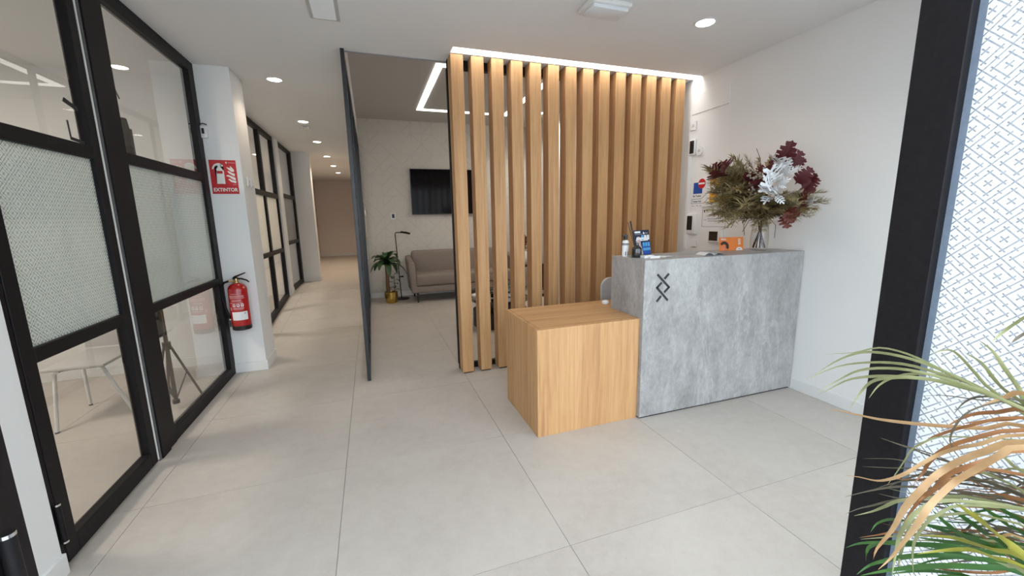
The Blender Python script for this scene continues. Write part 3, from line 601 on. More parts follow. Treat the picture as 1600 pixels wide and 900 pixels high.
# orange card
t = thing('orange_card', 'orange standing card with a dark arc picture and white lettering beside the vase', 'card', (2.82, 2.61, CT))
q0 = Vector((2.735, 2.622, CT)); ux = Vector((0.985, -0.17, 0)).normalized(); uy = Vector((0, 0.16, 0.987)); uy = (uy-ux*uy.dot(ux)).normalized(); nf = ux.cross(uy)
onc(t, 'card_board', rc(0, 0, 0.225, 0.112), ORANGE, -0.004)
arc = [(0.045+0.042*math.cos(a), 0.036+0.042*math.sin(a)) for a in [math.radians(-35+k*19) for k in range(11)]]; arc2 = [(0.043+0.019*math.cos(a), 0.036+0.019*math.sin(a)) for a in [math.radians(155-k*19) for k in range(11)]]
onc(t, 'picture', arc+arc2, DKBROWN, 0.0, 'dark arc shape')
onc(t, 'photo', [(0.02, 0.002), (0.062, 0.002), (0.06, 0.03), (0.045, 0.05), (0.03, 0.036), (0.015, 0.03)], plain('coral_print', (0.80, 0.24, 0.12), 0.5), -0.0012, 'coral coloured area')
half = [(0.182+0.03*math.cos(math.pi*k/12), 0.001+0.028*math.sin(math.pi*k/12)) for k in range(13)]
onc(t, 'badge', half, PAPERW, 0.0, 'white half round badge'); onc(t, 'badge_mark', [(0.168, 0.010), (0.196, 0.010), (0.182, 0.018)], GREYINK, 0.0007)
g = G(); g.text('MAX', 0.022, q0+nf*0.0004+ux*0.04+uy*0.088, ux, uy, 0.0006, 0.0006); part('lettering', g, PAPERW, t, label='white lettering MAX')
g = G()
for k in range(4): g.prism(rc(0.172+0.003*(k % 2), 0.05+k*0.013, 0.197, 0.057+k*0.013), q0+nf*0.0004, ux, uy, 0.0006)
part('small_print', g, SIGNWHITE, t, label='lines of small white print')
# vase and bouquet
vx, vy = 3.045, 2.52
solo('glass_vase', G().lathe([(0.055, CT), (0.066, CT+0.006), (0.068, CT+0.10), (0.062, CT+0.19), (0.048, CT+0.235), (0.046, CT+0.25), (0.058, CT+0.262), (0.060, CT+0.285), (0.057, CT+0.285), (0.054, CT+0.264), (0.042, CT+0.25), (0.044, CT+0.235), (0.058, CT+0.19), (0.064, CT+0.10), (0.062, CT+0.015), (0.02, CT+0.012)], vx, vy, 32), VASEG, 'clear glass vase holding the dried bouquet on the counter', 'vase', smooth=50)
t = thing('dried_bouquet', 'dried bouquet of olive fern, dark red oak leaves and white painted leaves', 'bouquet', (vx, vy, CT+0.02))
NECK = Vector((vx, vy, CT+0.27)); B0 = Vector((vx, vy, CT+0.02))
for k in range(11):
    a = 2*math.pi*k/11; b = Vector((vx+0.045*math.cos(a), vy+0.045*math.sin(a), CT+0.022)); n_ = NECK+Vector((-0.03*math.cos(a), -0.03*math.sin(a), 0)); tp = NECK+Vector((-0.10*math.cos(a)-0.02, -0.10*math.sin(a)-0.03, 0.12))
    part('stem', G().tube([b, b.lerp(n_, 0.55)+Vector((0.006*math.sin(k*3), 0.006*math.cos(k*5), 0)), n_, tp], [0.0045, 0.004, 0.004, 0.003], 6), TWIG, t, smooth=50)
def frond_mesh(mat, n, L, droop, wid):
    g = G(); pts = []
    for i in range(n+1):
        s = i/n; pts.append(Vector((L*s, 0, L*(0.25*s-droop*s*s))))
    g.tube(pts[::2], [0.004*(1-0.6*i/len(pts[::2])) for i in range(len(pts[::2]))], 5)
    for i in range(4, n+1):
        s = i/n; ln = wid*L*(0.30+0.75*math.sin(math.pi*min(1, 0.2+s*0.72)))
        for sg in (-1, 1, -0.5, 0.5, 0.0):
            l_ = ln*random.uniform(0.6, 1.2)
            dr = Vector((0.8, sg*0.8+random.uniform(-.2, .2), random.uniform(-0.5, 0.45))).normalized(); p = pts[i]-Vector((L/n*random.random(), 0, 0))
            g.ribbon([p, p+dr*l_*0.55+Vector((0, 0, -0.004)), p+dr*l_+Vector((0.01, 0, -0.02))], [0.006, 0.012, 0.002], fold=0.2)
    return finish(g, 'fern_frond', mat, Vector((0, 0, 0)), 0)
FM = [frond_mesh(FERN, 26, 1.0, 0.35, 0.17), frond_mesh(FERN2, 24, 1.0, 0.5, 0.15), frond_mesh(FERN, 30, 1.0, 0.2, 0.13), frond_mesh(FERN2, 28, 1.0, 0.6, 0.18)]
# scale leaflets: the frond meshes are one metre long and are scaled to reach their tips
for me_ in FM:
    for v in me_.vertices: pass
TIPS = [(1106,262,2.45,0),(1112,285,2.40,1),(1108,318,2.35,1),(1112,336,2.32,3),(1126,346,2.30,1),(1142,350,2.28,3),(1160,345,2.28,0),(1176,352,2.30,1),(1198,352,2.30,0),(1130,255,2.55,0),(1148,247,2.6,2),(1166,246,2.6,0),(1185,248,2.6,2),(1204,246,2.6,2),
        (1292,318,2.08,1),(1284,300,2.12,3),(1276,322,2.10,1),(1262,338,2.12,0),(1246,344,2.15,0),(1258,310,2.15,2),(1268,290,2.2,0),(1118,300,2.5,2),(1128,318,2.25,0),(1140,300,2.2,3),(1156,318,2.2,0),(1136,276,2.35,0),(1150,285,2.25,2),(1170,300,2.2,1),(1190,325,2.2,0),(1212,330,2.2,0),(1226,322,2.15,2),(1240,325,2.12,0),(1160,265,2.4,2),(1176,270,2.5,0),(1122,330,2.4,0),(1148,335,2.25,2),(1110,300,2.42,3),(1134,338,2.35,0),(1168,335,2.22,2),(1205,340,2.2,2),(1250,328,2.1,3),(1230,300,2.2,0),(1180,290,2.3,0),(1118,268,2.5,2),(1142,262,2.5,0)]
rf = random.Random(5)
TIPS += [(px+rf.uniform(-9, 9), py+rf.uniform(-9, 9), yy-0.05+rf.uniform(-.08, .05), rf.randrange(4)) for px, py, yy, _ in TIPS if px < 1160 or py > 300]
TIPS += [(1290,300,2.05,1),(1294,314,2.05,3),(1282,312,2.06,1),(1272,332,2.06,3)]
for k, (px, py, yy, kind) in enumerate(TIPS):
    tip = atY(px, py, yy); tip.x = min(tip.x, XR-0.04); v = tip-NECK; L = v.length
    drop = (0.25-[0.35, 0.5, 0.2, 0.6][kind]); loc = Vector((1, 0, drop)).normalized()
    q = loc.rotation_difference(v.normalized())
    # keep the droop pointing down: roll about v
    zl = q @ Vector((0, 0, 1)); vn = v.normalized(); zt = (Vector((0, 0, 1))-vn*vn.z); zl2 = zl-vn*zl.dot(vn)
    if zt.length > 0.05 and zl2.length > 0.05:
        ang = zl2.angle(zt); ax = zl2.cross(zt)
        from mathutils import Quaternion
        q = Quaternion(vn, ang if ax.dot(vn) > 0 else -ang) @ q
    o = bpy.data.objects.new('fern_frond', FM[kind]); COL.objects.link(o); o.parent = t
    o.rotation_mode = 'QUATERNION'; o.rotation_quaternion = q; o.location = NECK-B0; s = L/math.sqrt(1+drop*drop); o.scale = (s, s*1.15, s*1.0)
def oak_leaf(name, mat, lobes, wide=0.42, deep=0.5):
    half = []
    for i in range(lobes):
        a = 0.12+0.80*(i/lobes); b = 0.12+0.80*((i+0.62)/lobes); w = wide*math.sin(math.pi*(0.18+0.72*(i+0.5)/lobes))
        half += [(a, w*(1-deep)*0.55), (b-0.02, w*0.92), (b+0.09, w*1.0), (b+0.035, w*0.7)]
    half = [(0.0, 0.012)] + half + [(1.0, 0.0)]
    g = G(); mid = []; lft = []; rgt = []
    for (x, y) in half:
        z = 0.10*math.sin(x*3.0)
        mid.append(g.bm.verts.new((x, 0, z))); lft.append(g.bm.verts.new((x, y, z+abs(y)*0.22))); rgt.append(g.bm.verts.new((x, -y, z+abs(y)*0.18)))
    for i in range(len(half)-1):
        for sd in (lft, rgt):
            vs_ = [mid[i], mid[i+1], sd[i+1], sd[i]]
            try: g.bm.faces.new(vs_)
            except Exception: pass
    bmesh.ops.remove_doubles(g.bm, verts=g.bm.verts, dist=0.0005)
    bmesh.ops.triangulate(g.bm, faces=g.bm.faces)
    return finish(g, name, mat, Vector((0, 0, 0)), 0)
def dusty_leaf(name, mat):
    g = G()
    def quad(*ps): g.bm.faces.new([g.bm.verts.new((x, y, 0.12*math.sin(x*2.6)+abs(y)*0.35)) for x, y in ps])
    quad((0, -0.02), (0, 0.02), (0.5, 0.045), (0.5, -0.045)); quad((0.5, -0.045), (0.5, 0.045), (0.95, 0.05), (0.95, -0.05)); quad((0.95, -0.05), (0.95, 0.05), (1.04, 0.06), (1.10, 0.0)); quad((0.95, -0.05), (1.10, 0.0), (1.04, -0.06), (0.99, -0.06))
    for a, w in ((0.20, 0.20), (0.40, 0.30), (0.60, 0.30), (0.78, 0.22)):
        for sg in (-1, 1):
            quad((a-0.055, sg*0.03), (a+0.055, sg*0.03), (a+0.15, sg*w*0.72), (a+0.04, sg*w*0.72)); quad((a+0.04, sg*w*0.72), (a+0.15, sg*w*0.72), (a+0.20, sg*w*0.95), (a+0.12, sg*w*1.05)); quad((a+0.02, sg*w*0.55), (a+0.04, sg*w*0.72), (a+0.03, sg*w*1.0), (a-0.02, sg*w*0.85))
    return finish(g, name, mat, Vector((0, 0, 0)), 0)
OL = dict(r=oak_leaf('red_leaf', REDLEAF, 5, 0.40, 0.75), u=oak_leaf('rust_leaf', RUSTLEAF, 4, 0.42, 0.45), w=dusty_leaf('white_leaf', WHITELEAF))
LEAVES = [('r',1222,262,1238,222,2.25),('r',1226,266,1252,238,2.22),('r',1218,270,1210,248,2.3),('r',1230,266,1258,250,2.22),('r',1226,252,1228,228,2.28),('r',1242,288,1268,264,2.15),('r',1250,296,1278,280,2.12),('r',1252,302,1274,298,2.12),('u',1250,316,1262,306,2.12),('r',1262,288,1276,272,2.12),
          ('u',1226,330,1248,338,2.12),('u',1226,334,1230,356,2.12),('u',1222,332,1240,346,2.1),('u',1252,320,1258,330,2.12),('u',1194,274,1204,262,2.3),('u',1184,272,1192,258,2.3),('r',1192,294,1210,280,2.2),('r',1186,296,1180,280,2.2),('r',1198,298,1200,280,2.2),('r',1126,276,1116,266,2.38),('r',1124,270,1114,257,2.38),('r',1134,264,1128,254,2.38),('r',1176,285,1166,270,2.35),
          ('w',1216,270,1226,250,2.12),('w',1218,272,1210,254,2.12),('w',1214,274,1196,266,2.12),('w',1222,274,1242,264,2.1),('w',1222,272,1234,254,2.1),('w',1214,284,1232,280,2.1),('w',1216,286,1226,292,2.09),('w',1206,300,1190,292,2.1),('w',1204,304,1188,302,2.1),('w',1210,306,1222,316,2.08),('w',1206,308,1196,318,2.1),('w',1212,284,1206,272,2.1),('w',1238,268,1252,264,2.1),('w',1202,300,1200,288,2.1),('w',1208,300,1216,294,2.09),('w',1262,318,1274,314,2.08)]
for k, (kk, ax_, ay_, bx_, by_, yy) in enumerate(LEAVES):
    a, b = atY(ax_, ay_, yy+0.05), atY(bx_, by_, yy-0.02+random.uniform(-.04, .03))
    if b.x > XR-0.05: b.x = XR-0.05
    if a.x > XR-0.06: a.x = XR-0.06
    v = b-a; L = v.length*1.08; xa = v.normalized(); L *= 1.1 if kk == 'w' else 1.0; toc = (Vector((0.0, 0.0, CZ))-a).normalized(); toc = (toc+Vector((random.uniform(-.5, .2), 0, random.uniform(-.2, .6)))).normalized()
    za = (toc-xa*toc.dot(xa)).normalized(); ya = za.cross(xa); M = Matrix((xa, ya, za)).transposed()
    o = bpy.data.objects.new(OL[kk].name.split('.')[0], OL[kk]); COL.objects.link(o); o.parent = t; o.rotation_mode = 'QUATERNION'; o.rotation_quaternion = M.to_quaternion(); o.location = a-B0; o.scale = (L, L*random.uniform(.8, 1.05), L)
g = G(); bmesh.ops.create_icosphere(g.bm, subdivisions=1, radius=0.0085); mb = finish(g, 'bud', BUD, Vector((0, 0, 0)), 60)
for k in range(46):
    p = atY(1178+random.uniform(-10, 10), 282+random.uniform(-20, 22), 2.20+random.uniform(-.04, .05))
    o = bpy.data.objects.new('bud', mb); COL.objects.link(o); o.parent = t; o.location = p-B0; o.scale = (random.uniform(.7, 1.2),)*3
for k, pts in enumerate([[(1200,338),(1212,352),(1210,372)],[(1170,345),(1160,362)],[(1150,342),(1142,356)],[(1188,248),(1182,232)],[(1206,250),(1214,236)],[(1172,335),(1162,352),(1163,368)]]):
    part('twig', G().tube([NECK] + [atY(x, y, 2.3) for x, y in pts] if k in (0, 1, 2, 5) else [NECK+Vector((0, 0, .1))] + [atY(x, y, 2.4) for x, y in pts], 0.0022, 5), TWIG, t)

# ------------------------------------------------------------------ right wall fittings (face at x = XR)
def wallbox(root, name, y0, y1, z0, z1, d0, d1, mat, bev=0.003, label=None, sm=0): return part(name, G().box(XR-d1, y0, z0, XR-d0, y1, z1, bev, 2), mat, root, label=label, smooth=sm)
t = thing('doorbell_camera', 'white door camera with black oval face high on the right wall', 'camera', (XR, 3.59, 2.09))
wallbox(t, 'housing', 3.545, 3.635, 2.085, 2.25, 0, 0.02, WPLAST, 0.009, sm=40); wallbox(t, 'face', 3.562, 3.618, 2.105, 2.235, 0.0205, 0.027, BPLAST, 0.003, 'glossy black face'); part('lens', G().cyl((XR-0.030, 3.59, 2.19), (XR-0.0272, 3.59, 2.19), 0.012), SMOKE, t)
t = thing('round_sensor', 'small round white sensor beside the door camera', 'sensor', (XR, 3.49, 2.12))
part('disc', G().cyl((XR-0.018, 3.49, 2.12), (XR, 3.49, 2.12), 0.045, n=28), WPLAST, t, smooth=40); part('dial', G().cyl((XR-0.021, 3.49, 2.12), (XR-0.0185, 3.49, 2.12), 0.017), GPLAST, t, smooth=40)
solo('cable_conduit', G().box(XR-0.014, 3.60, 1.10, XR, 3.622, 2.084, 0.002), WPLAST, 'thin white vertical cable conduit below the door camera', 'conduit')
t = thing('wall_hatch', 'flush square white access hatch high on the right wall above the camera', 'hatch', (XR, 3.38, 2.5))
wallbox(t, 'cover', 3.16, 3.64, 2.50, 2.69, 0, 0.008, WALL, 0.002); t2 = thing('junction_box', 'small white junction box on the wall beside the last slat', 'junction box', (XR, 3.60, 2.36)); wallbox(t2, 'cover', 3.555, 3.64, 2.34, 2.43, 0, 0.014, WPLAST); wallbox(t2, 'knockout', 3.58, 3.61, 2.37, 2.40, 0.0145, 0.016, GPLAST, 0.0005)
def wallpoly(root, name, poly, mat, lift, label=None):   # poly in (y reversed, z): u grows to the right in view
    return part(name, G().prism([(p[0], p[1]) for p in poly], (XR-lift, 0, 0), (0, -1, 0), (0, 0, 1), 0.0008), mat, root, label=label)
def R2(y0, y1, z0, z1): return [(-y0, z0), (-y1, z0), (-y1, z1), (-y0, z1)]
def circ(y, z, r, n=24, a0=0, a1=360): return [(-y+r*math.cos(math.radians(a0+(a1-a0)*k/n)), z+r*math.sin(math.radians(a0+(a1-a0)*k/n))) for k in range(n)]
PL = 0.0005
t = thing('info_poster', 'white poster with a blue square and red no entry disc on the right wall', 'poster', (XR, 3.4, 1.56))
wallpoly(t, 'sheet', R2(3.58, 3.01, 1.545, 1.845), PAPERW, 0.0002)
wallpoly(t, 'blue_square', R2(3.553, 3.43, 1.685, 1.80), BLUE, 0.0012, 'blue square'); wallpoly(t, 'disc', circ(3.44, 1.785, 0.05), SIGNRED, 0.0022, 'red disc'); wallpoly(t, 'disc_bar', R2(3.485, 3.40, 1.778, 1.795), PAPERW, 0.0032, 'white bar')
wallpoly(t, 'amber_panel', R2(3.33, 3.06, 1.59, 1.68), YELLOW, 0.0012, 'amber panel'); wallpoly(t, 'amber_panel', R2(3.33, 3.10, 1.76, 1.82), YELLOW, 0.0012, 'amber panel'); wallpoly(t, 'picture', circ(3.24, 1.715, 0.024), INK, 0.0012)
g = G(); g.text('de Todos', 0.030, (XR-0.001, 3.50, 1.652), (0, -1, 0), (0, 0, 1), 0.0007, 0.0006, 0.11); part('lettering', g, INK, t, label='lettering de Todos')
g = G(); g.text('Trabaja Fácil', 0.022, (XR-0.001, 3.50, 1.598), (0, -1, 0), (0, 0, 1), 0.0007, 0.0005, 0.125); part('lettering', g, INK, t, label='small bold lettering')
g = G()
for a, b in (((3.575, 1.630), (3.44, 1.630)), ((3.44, 1.630), (3.34, 1.70)), ((3.58, 1.585), (3.40, 1.585)), ((3.40, 1.585), (3.335, 1.64)), ((3.575, 1.63), (3.575, 1.585)), ((3.57, 1.560), (3.53, 1.560)), ((3.51, 1.562), (3.475, 1.562)), ((3.455, 1.562), (3.43, 1.562))):
    a_, b_ = Vector((-a[0], a[1])), Vector((-b[0], b[1])); dd = (b_-a_).normalized(); nn = Vector((-dd.y, dd.x))*0.0025
    g.prism([tuple(a_-nn), tuple(b_-nn), tuple(b_+nn), tuple(a_+nn)], (XR-0.001, 0, 0), (0, -1, 0), (0, 0, 1), 0.0008)
part('outline', g, GREYINK, t, label='thin grey rule lines')
t = thing('certificate', 'small white certificate with thin dark border below the poster', 'certificate', (XR, 3.26, 1.33))
wallpoly(t, 'sheet', R2(3.43, 3.085, 1.315, 1.55), PAPERW, 0.0002)
g = G()
for r_ in (R2(3.41, 3.105, 1.342, 1.346), R2(3.41, 3.105, 1.530, 1.534), R2(3.41, 3.405, 1.342, 1.534), R2(3.11, 3.105, 1.342, 1.534)): g.prism(r_, (XR-0.001, 0, 0), (0, -1, 0), (0, 0, 1), 0.0008)
part('border', g, GREYINK, t, label='dark border line')
g = G()
for r_ in (R2(3.39, 3.375, 1.49, 1.515), R2(3.37, 3.33, 1.505, 1.512), R2(3.385, 3.35, 1.41, 1.413), R2(3.34, 3.16, 1.42, 1.424), R2(3.33, 3.18, 1.40, 1.404)): g.prism(r_, (XR-0.001, 0, 0), (0, -1, 0), (0, 0, 1), 0.0008)
part('small_print', g, INK, t)
t = thing('door_intercom', 'white intercom with tall dark screen on the wall beside the last slat', 'intercom', (XR, 3.54, 1.26)); wallbox(t, 'housing', 3.475, 3.615, 1.265, 1.48, 0, 0.022, WPLAST, 0.006, sm=40); wallbox(t, 'screen', 3.525, 3.60, 1.305, 1.455, 0.0225, 0.024, BPLAST, 0.0005, 'dark screen')
t = thing('thermostat', 'square white thermostat with dark screen on the right wall above the counter', 'thermostat', (XR, 3.21, 1.19)); wallbox(t, 'housing', 3.12, 3.295, 1.188, 1.312, 0, 0.024, WPLAST, 0.006, sm=40); wallbox(t, 'screen', 3.17, 3.28, 1.205, 1.298, 0.0245, 0.026, plain('dark_brown_screen', (0.035, 0.026, 0.02), 0.15), 0.0005, 'dark screen')
t = thing('light_switch', 'small white wall switch low behind the counter', 'switch', (XR, 3.5, 1.12)); wallbox(t, 'plate', 3.46, 3.54, 1.12, 1.20, 0, 0.008, WPLAST); wallbox(t, 'rocker', 3.475, 3.525, 1.135, 1.185, 0.0085, 0.011, WPLAST, 0.001)

# ------------------------------------------------------------------ column fittings (front face y = 4.52)
YC = 4.52
def cpoly(root, name, poly, mat, lift, label=None): return part(name, G().prism(poly, (0, YC-lift, 0), (1, 0, 0), (0, 0, 1), 0.0008), mat, root, label=label)
t = thing('fire_sign', 'red EXTINTOR fire extinguisher sign on the white column', 'sign', (-1.247, YC, 1.74))
part('plate', G().box(-1.353, YC-0.002, 1.739, -1.141, YC, 2.043, 0.0006), SIGNRED, t)
S = lambda x, z: (-1.353+0.212*x, 1.739+0.304*z)
def sp(*pts): return [S(*p) for p in pts]
ext = sp((0.21, 0.30), (0.52, 0.30), (0.52, 0.68), (0.46, 0.75), (0.42, 0.78), (0.42, 0.81), (0.50, 0.81), (0.52, 0.85), (0.44, 0.875), (0.42, 0.905), (0.30, 0.905), (0.19, 0.87), (0.11, 0.79), (0.09, 0.73), (0.15, 0.73), (0.18, 0.79), (0.26, 0.835), (0.31, 0.835), (0.31, 0.78), (0.26, 0.75), (0.21, 0.68))
cpoly(t, 'extinguisher_pictogram', ext, SIGNWHITE, 0.0021, 'white extinguisher pictogram'); cpoly(t, 'pictogram_label', sp((0.25, 0.60), (0.47, 0.60), (0.47, 0.68), (0.25, 0.68)), SIGNRED, 0.0031)
for fpts in (((0.62, 0.80), (0.70, 0.72), (0.80, 0.66), (0.90, 0.655), (0.90, 0.72), (0.82, 0.80), (0.76, 0.83), (0.80, 0.76), (0.70, 0.78)), ((0.64, 0.67), (0.72, 0.60), (0.90, 0.52), (0.92, 0.60), (0.80, 0.63), (0.70, 0.68)), ((0.57, 0.54), (0.70, 0.50), (0.80, 0.44), (0.92, 0.40), (0.93, 0.48), (0.78, 0.53), (0.66, 0.565)), ((0.64, 0.44), (0.74, 0.36), (0.92, 0.32), (0.94, 0.385), (0.78, 0.41), (0.70, 0.45))):
    cpoly(t, 'flame_pictogram', sp(*fpts), SIGNWHITE, 0.0021, 'white flame shape')
g = G(); g.text('EXTINTOR', 0.044, (-1.247, YC-0.0021, 1.762), (1, 0, 0), (0, 0, 1), 0.0008, 0.0012, 0.192); part('lettering', g, SIGNWHITE, t, label='white lettering EXTINTOR')
cpoly(t, 'small_print', sp((0.62, 0.90), (0.66, 0.90), (0.66, 0.95), (0.62, 0.95)), SIGNWHITE, 0.0021); cpoly(t, 'small_print', sp((0.69, 0.915), (0.96, 0.905), (0.96, 0.93), (0.69, 0.935)), plain('faded_print', (0.6, 0.25, 0.25), 0.5), 0.0021); cpoly(t, 'small_print', sp((0.80, 0.27), (0.93, 0.27), (0.93, 0.285), (0.80, 0.285)), MATS['faded_print'], 0.0021)
# extinguisher
EX, EY = -1.238, 4.425
t = thing('fire_extinguisher', 'red fire extinguisher with black hose hung on the white column', 'fire extinguisher', (EX, EY, 0.46))
part('cylinder', G().lathe([(0.078, 0.505), (0.080, 0.515), (0.080, 0.845), (0.076, 0.87), (0.062, 0.892), (0.040, 0.908), (0.024, 0.914)], EX, EY, 36), RED, t, smooth=50)
part('base_skirt', G().lathe([(0.072, 0.462), (0.080, 0.468), (0.081, 0.504), (0.076, 0.510)], EX, EY, 36), BPLAST, t, smooth=40, label='black base skirt')
part('valve', G().lathe([(0.022, 0.913), (0.022, 0.925), (0.016, 0.93), (0.016, 0.955)], EX, EY, 16).cyl((EX-0.06, EY-0.004, 0.932), (EX-0.01, EY, 0.932), 0.009, n=12), BRASS, t, smooth=40, label='brass valve')
part('handle', G().box(EX-0.02, EY-0.013, 0.945, EX+0.012, EY+0.013, 0.965).tube([(EX, EY, 0.952), (EX+0.045, EY-0.005, 0.950), (EX+0.085, EY-0.008, 0.935), (EX+0.105, EY-0.008, 0.915)], [0.008, 0.008, 0.007, 0.006], 8), BLACK, t, smooth=40)
part('lever', G().tube([(EX-0.025, EY, 0.952), (EX-0.012, EY, 0.968), (EX+0.03, EY-0.006, 0.985), (EX+0.085, EY-0.012, 1.006)], [0.009, 0.009, 0.007, 0.005], 8), BLACK, t, smooth=40)
part('hose', G().tube([(EX-0.06, EY-0.004, 0.932), (EX-0.10, EY-0.004, 0.92), (EX-0.125, EY-0.002, 0.885), (EX-0.135, EY, 0.82), (EX-0.13, EY, 0.75), (EX-0.112, EY, 0.66), (EX-0.094, EY, 0.59), (EX-0.088, EY, 0.55)], 0.0105, 10), BLACK, t, smooth=50, label='black rubber hose')
part('nozzle', G().tube([(EX-0.09, EY, 0.56), (EX-0.088, EY, 0.52), (EX-0.086, EY, 0.495)], [0.012, 0.014, 0.016], 10), BPLAST, t, smooth=40); part('nozzle_ring', G().cyl((EX-0.0915, EY, 0.572), (EX-0.09, EY, 0.558), 0.0125), CHROME, t)
def curved(root, name, a0, a1, z0, z1, mat, label=None, r=0.0806):
    g = G(); prev = None
    for k in range(9):
        a = math.radians(a0+(a1-a0)*k/8); c = Vector((EX+r*math.sin(a), EY-r*math.cos(a), 0))
        row = (g.bm.verts.new((c.x, c.y, z0)), g.bm.verts.new((c.x, c.y, z1)))
        if prev: g.bm.faces.new((prev[0], row[0], row[1], prev[1]))
        prev = row
    return part(name, g, mat, root, label=label, smooth=60)
curved(t, 'label_plate', -38, 58, 0.565, 0.645, PAPERW, 'white inspection label'); curved(t, 'label_print', 36, 46, 0.622, 0.632, GREYINK, r=0.0811)
for k, (a0, a1, z0, z1) in enumerate(((-35, 28, 0.812, 0.818), (-45, 45, 0.785, 0.800), (-45, 48, 0.772, 0.780), (-30, 25, 0.745, 0.760), (-45, 35, 0.728, 0.734), (-22, 35, 0.664, 0.668), (-25, 38, 0.672, 0.686), (-48, -36, 0.66, 0.69))): curved(t, 'printed_line', a0, a1, z0, z1, MATS['faded_print'])
for a in (-26, -2, 22): curved(t, 'instruction_icon', a, a+17, 0.694, 0.722, PAPERW, 'white instruction pictogram'); curved(t, 'icon_mark', a+5, a+12, 0.704, 0.716, RED, r=0.0811)
solo('extinguisher_bracket', G().box(EX-0.02, EY+0.081, 0.55, EX+0.02, YC, 0.90), BLACK, 'black wall bracket behind the fire extinguisher', 'bracket')
t = thing('motion_detector', 'white motion detector with dark lens on the white column above the sign', 'detector', (-1.352, YC, 2.22))
part('housing', G().box(-1.385, YC-0.035, 2.225, -1.32, YC, 2.335, 0.012, 2), WPLAST, t, smooth=40); part('lens', G().box(-1.362, YC-0.039, 2.262, -1.342, YC-0.0352, 2.31, 0.003), BPLAST, t); part('cable_arc', G().tube([(-1.384, YC-0.006, 2.31), (-1.38, YC-0.01, 2.345), (-1.352, YC-0.01, 2.355), (-1.325, YC-0.01, 2.345)], 0.005, 6), BLACK, t, smooth=40)
for k, (y, lab) in enumerate(((4.655, 'white wall sensor on the corridor side of the column, nearer the sign'), (4.775, 'white wall sensor on the corridor side of the column, farther from the sign'))):
    t = thing('wall_sensor', lab, 'sensor', (-1.10, y, 1.81), group=None); part('housing', G().box(-1.10, y-0.036, 1.815, -1.082, y+0.036, 1.905, 0.008, 2), WPLAST, t, smooth=40); part('button', G().box(-1.082, y-0.01, 1.83, -1.079, y+0.014, 1.875, 0.001), CHROME, t)

# ------------------------------------------------------------------ lounge
t = thing('television', 'black flat television on the lounge wall behind the slats', 'television', (1.5, YB, 1.555))
part('casing', G().box(0.765, YB-0.05, 1.557, 2.245, YB-0.012, 2.405, 0.004), BPLAST, t); part('screen', G().box(0.778, YB-0.0525, 1.575, 2.232, YB-0.0502, 2.393), SCREEN, t, label='glossy black screen'); part('mount', G().box(1.2, YB-0.012, 1.8, 1.8, YB, 2.2), BLACK, t)
t = thing('wall_thermostat', 'small grey thermostat on the lounge wall left of the television', 'thermostat', (0.418, YB, 1.47)); part('plate', G().box(0.375, YB-0.012, 1.475, 0.46, YB, 1.59, 0.003), WPLAST, t); part('display', G().box(0.395, YB-0.0145, 1.50, 0.44, YB-0.0122, 1.575), NAVY, t, label='dark display')
# sofa
sx0, sx1, sy0 = 0.57, 2.62, 7.20
t = thing('sofa', 'taupe fabric sofa with dark tapered legs below the television', 'sofa', (1.6, 7.6, 0))
part('base_frame', G().box(sx0+0.07, sy0+0.02, 0.18, sx1-0.07, 7.96, 0.295, 0.012, 2), SOFA, t, smooth=40)
part('seat_cushion', G().box(sx0+0.115, sy0, 0.30, sx1-0.115, 7.84, 0.505, 0.045, 3), SOFA, t, smooth=50)
g = G().box(sx0+0.115, 7.72, 0.43, sx1-0.115, 7.90, 0.885, 0.05, 3)
for v in g.bm.verts: v.co.y += (v.co.z-0.43)*0.16
part('backrest', g, SOFA, t, smooth=50)
for a, b in ((sx0, sx0+0.11), (sx1-0.11, sx1)):
    g = G().box(a, sy0+0.01, 0.17, b, 7.93, 0.80, 0.035, 3)
    for v in g.bm.verts:
        if v.co.z > 0.5: v.co.z -= max(0, (7.55-v.co.y))*0.24; 
        v.co.x += (0.05 if a < 1 else -0.05)*(1-min(1, v.co.z/0.7))
    part('armrest', g, SOFA, t, smooth=50)
for x in (sx0+0.14, sx1-0.14):
    for y in (7.25, 7.90): part('leg', G().cyl((x, y, 0.0), (x, y, 0.18), 0.012, 0.022, 12), DARKLEG, t, smooth=40)
# dracaena in gold pot
px_, py_ = 0.262, 7.45
t = thing('potted_dracaena', 'green dracaena plant in a gold pot beside the sofa', 'plant', (px_, py_, 0))
part('pot', G().lathe([(0.085, 0.0), (0.100, 0.02), (0.112, 0.10), (0.114, 0.20), (0.106, 0.20), (0.104, 0.17), (0.02, 0.165)], px_, py_, 28), GOLD, t, smooth=50); part('soil', G().cyl((px_, py_, 0.166), (px_, py_, 0.176), 0.103), SOIL, t)
part('trunk', G().tube([(px_-0.045, py_, 0.17), (px_-0.05, py_, 0.35), (px_-0.045, py_, 0.52), (px_-0.05, py_, 0.70)], [0.034, 0.031, 0.030, 0.028], 12), BARK, t, smooth=50)
part('side_shoot', G().tube([(px_+0.06, py_, 0.17), (px_+0.07, py_, 0.32), (px_+0.06, py_, 0.50)], [0.008, 0.006, 0.004], 6), BARK, t, smooth=50)
def arch(o, az, L, up, w, droop, n=7):
    d = Vector((math.cos(az), math.sin(az), 0)); pts = []; ws = []
    for i in range(n+1):
        s = i/n; pts.append(Vector(o)+d*L*s*(0.75+0.25*(1-s))+Vector((0, 0, L*(up*s-droop*s*s)))); ws.append(w*max(0.04, math.sin(math.pi*min(0.97, 0.10+0.86*s))**0.8))
    return G().ribbon(pts, ws, fold=0.18)
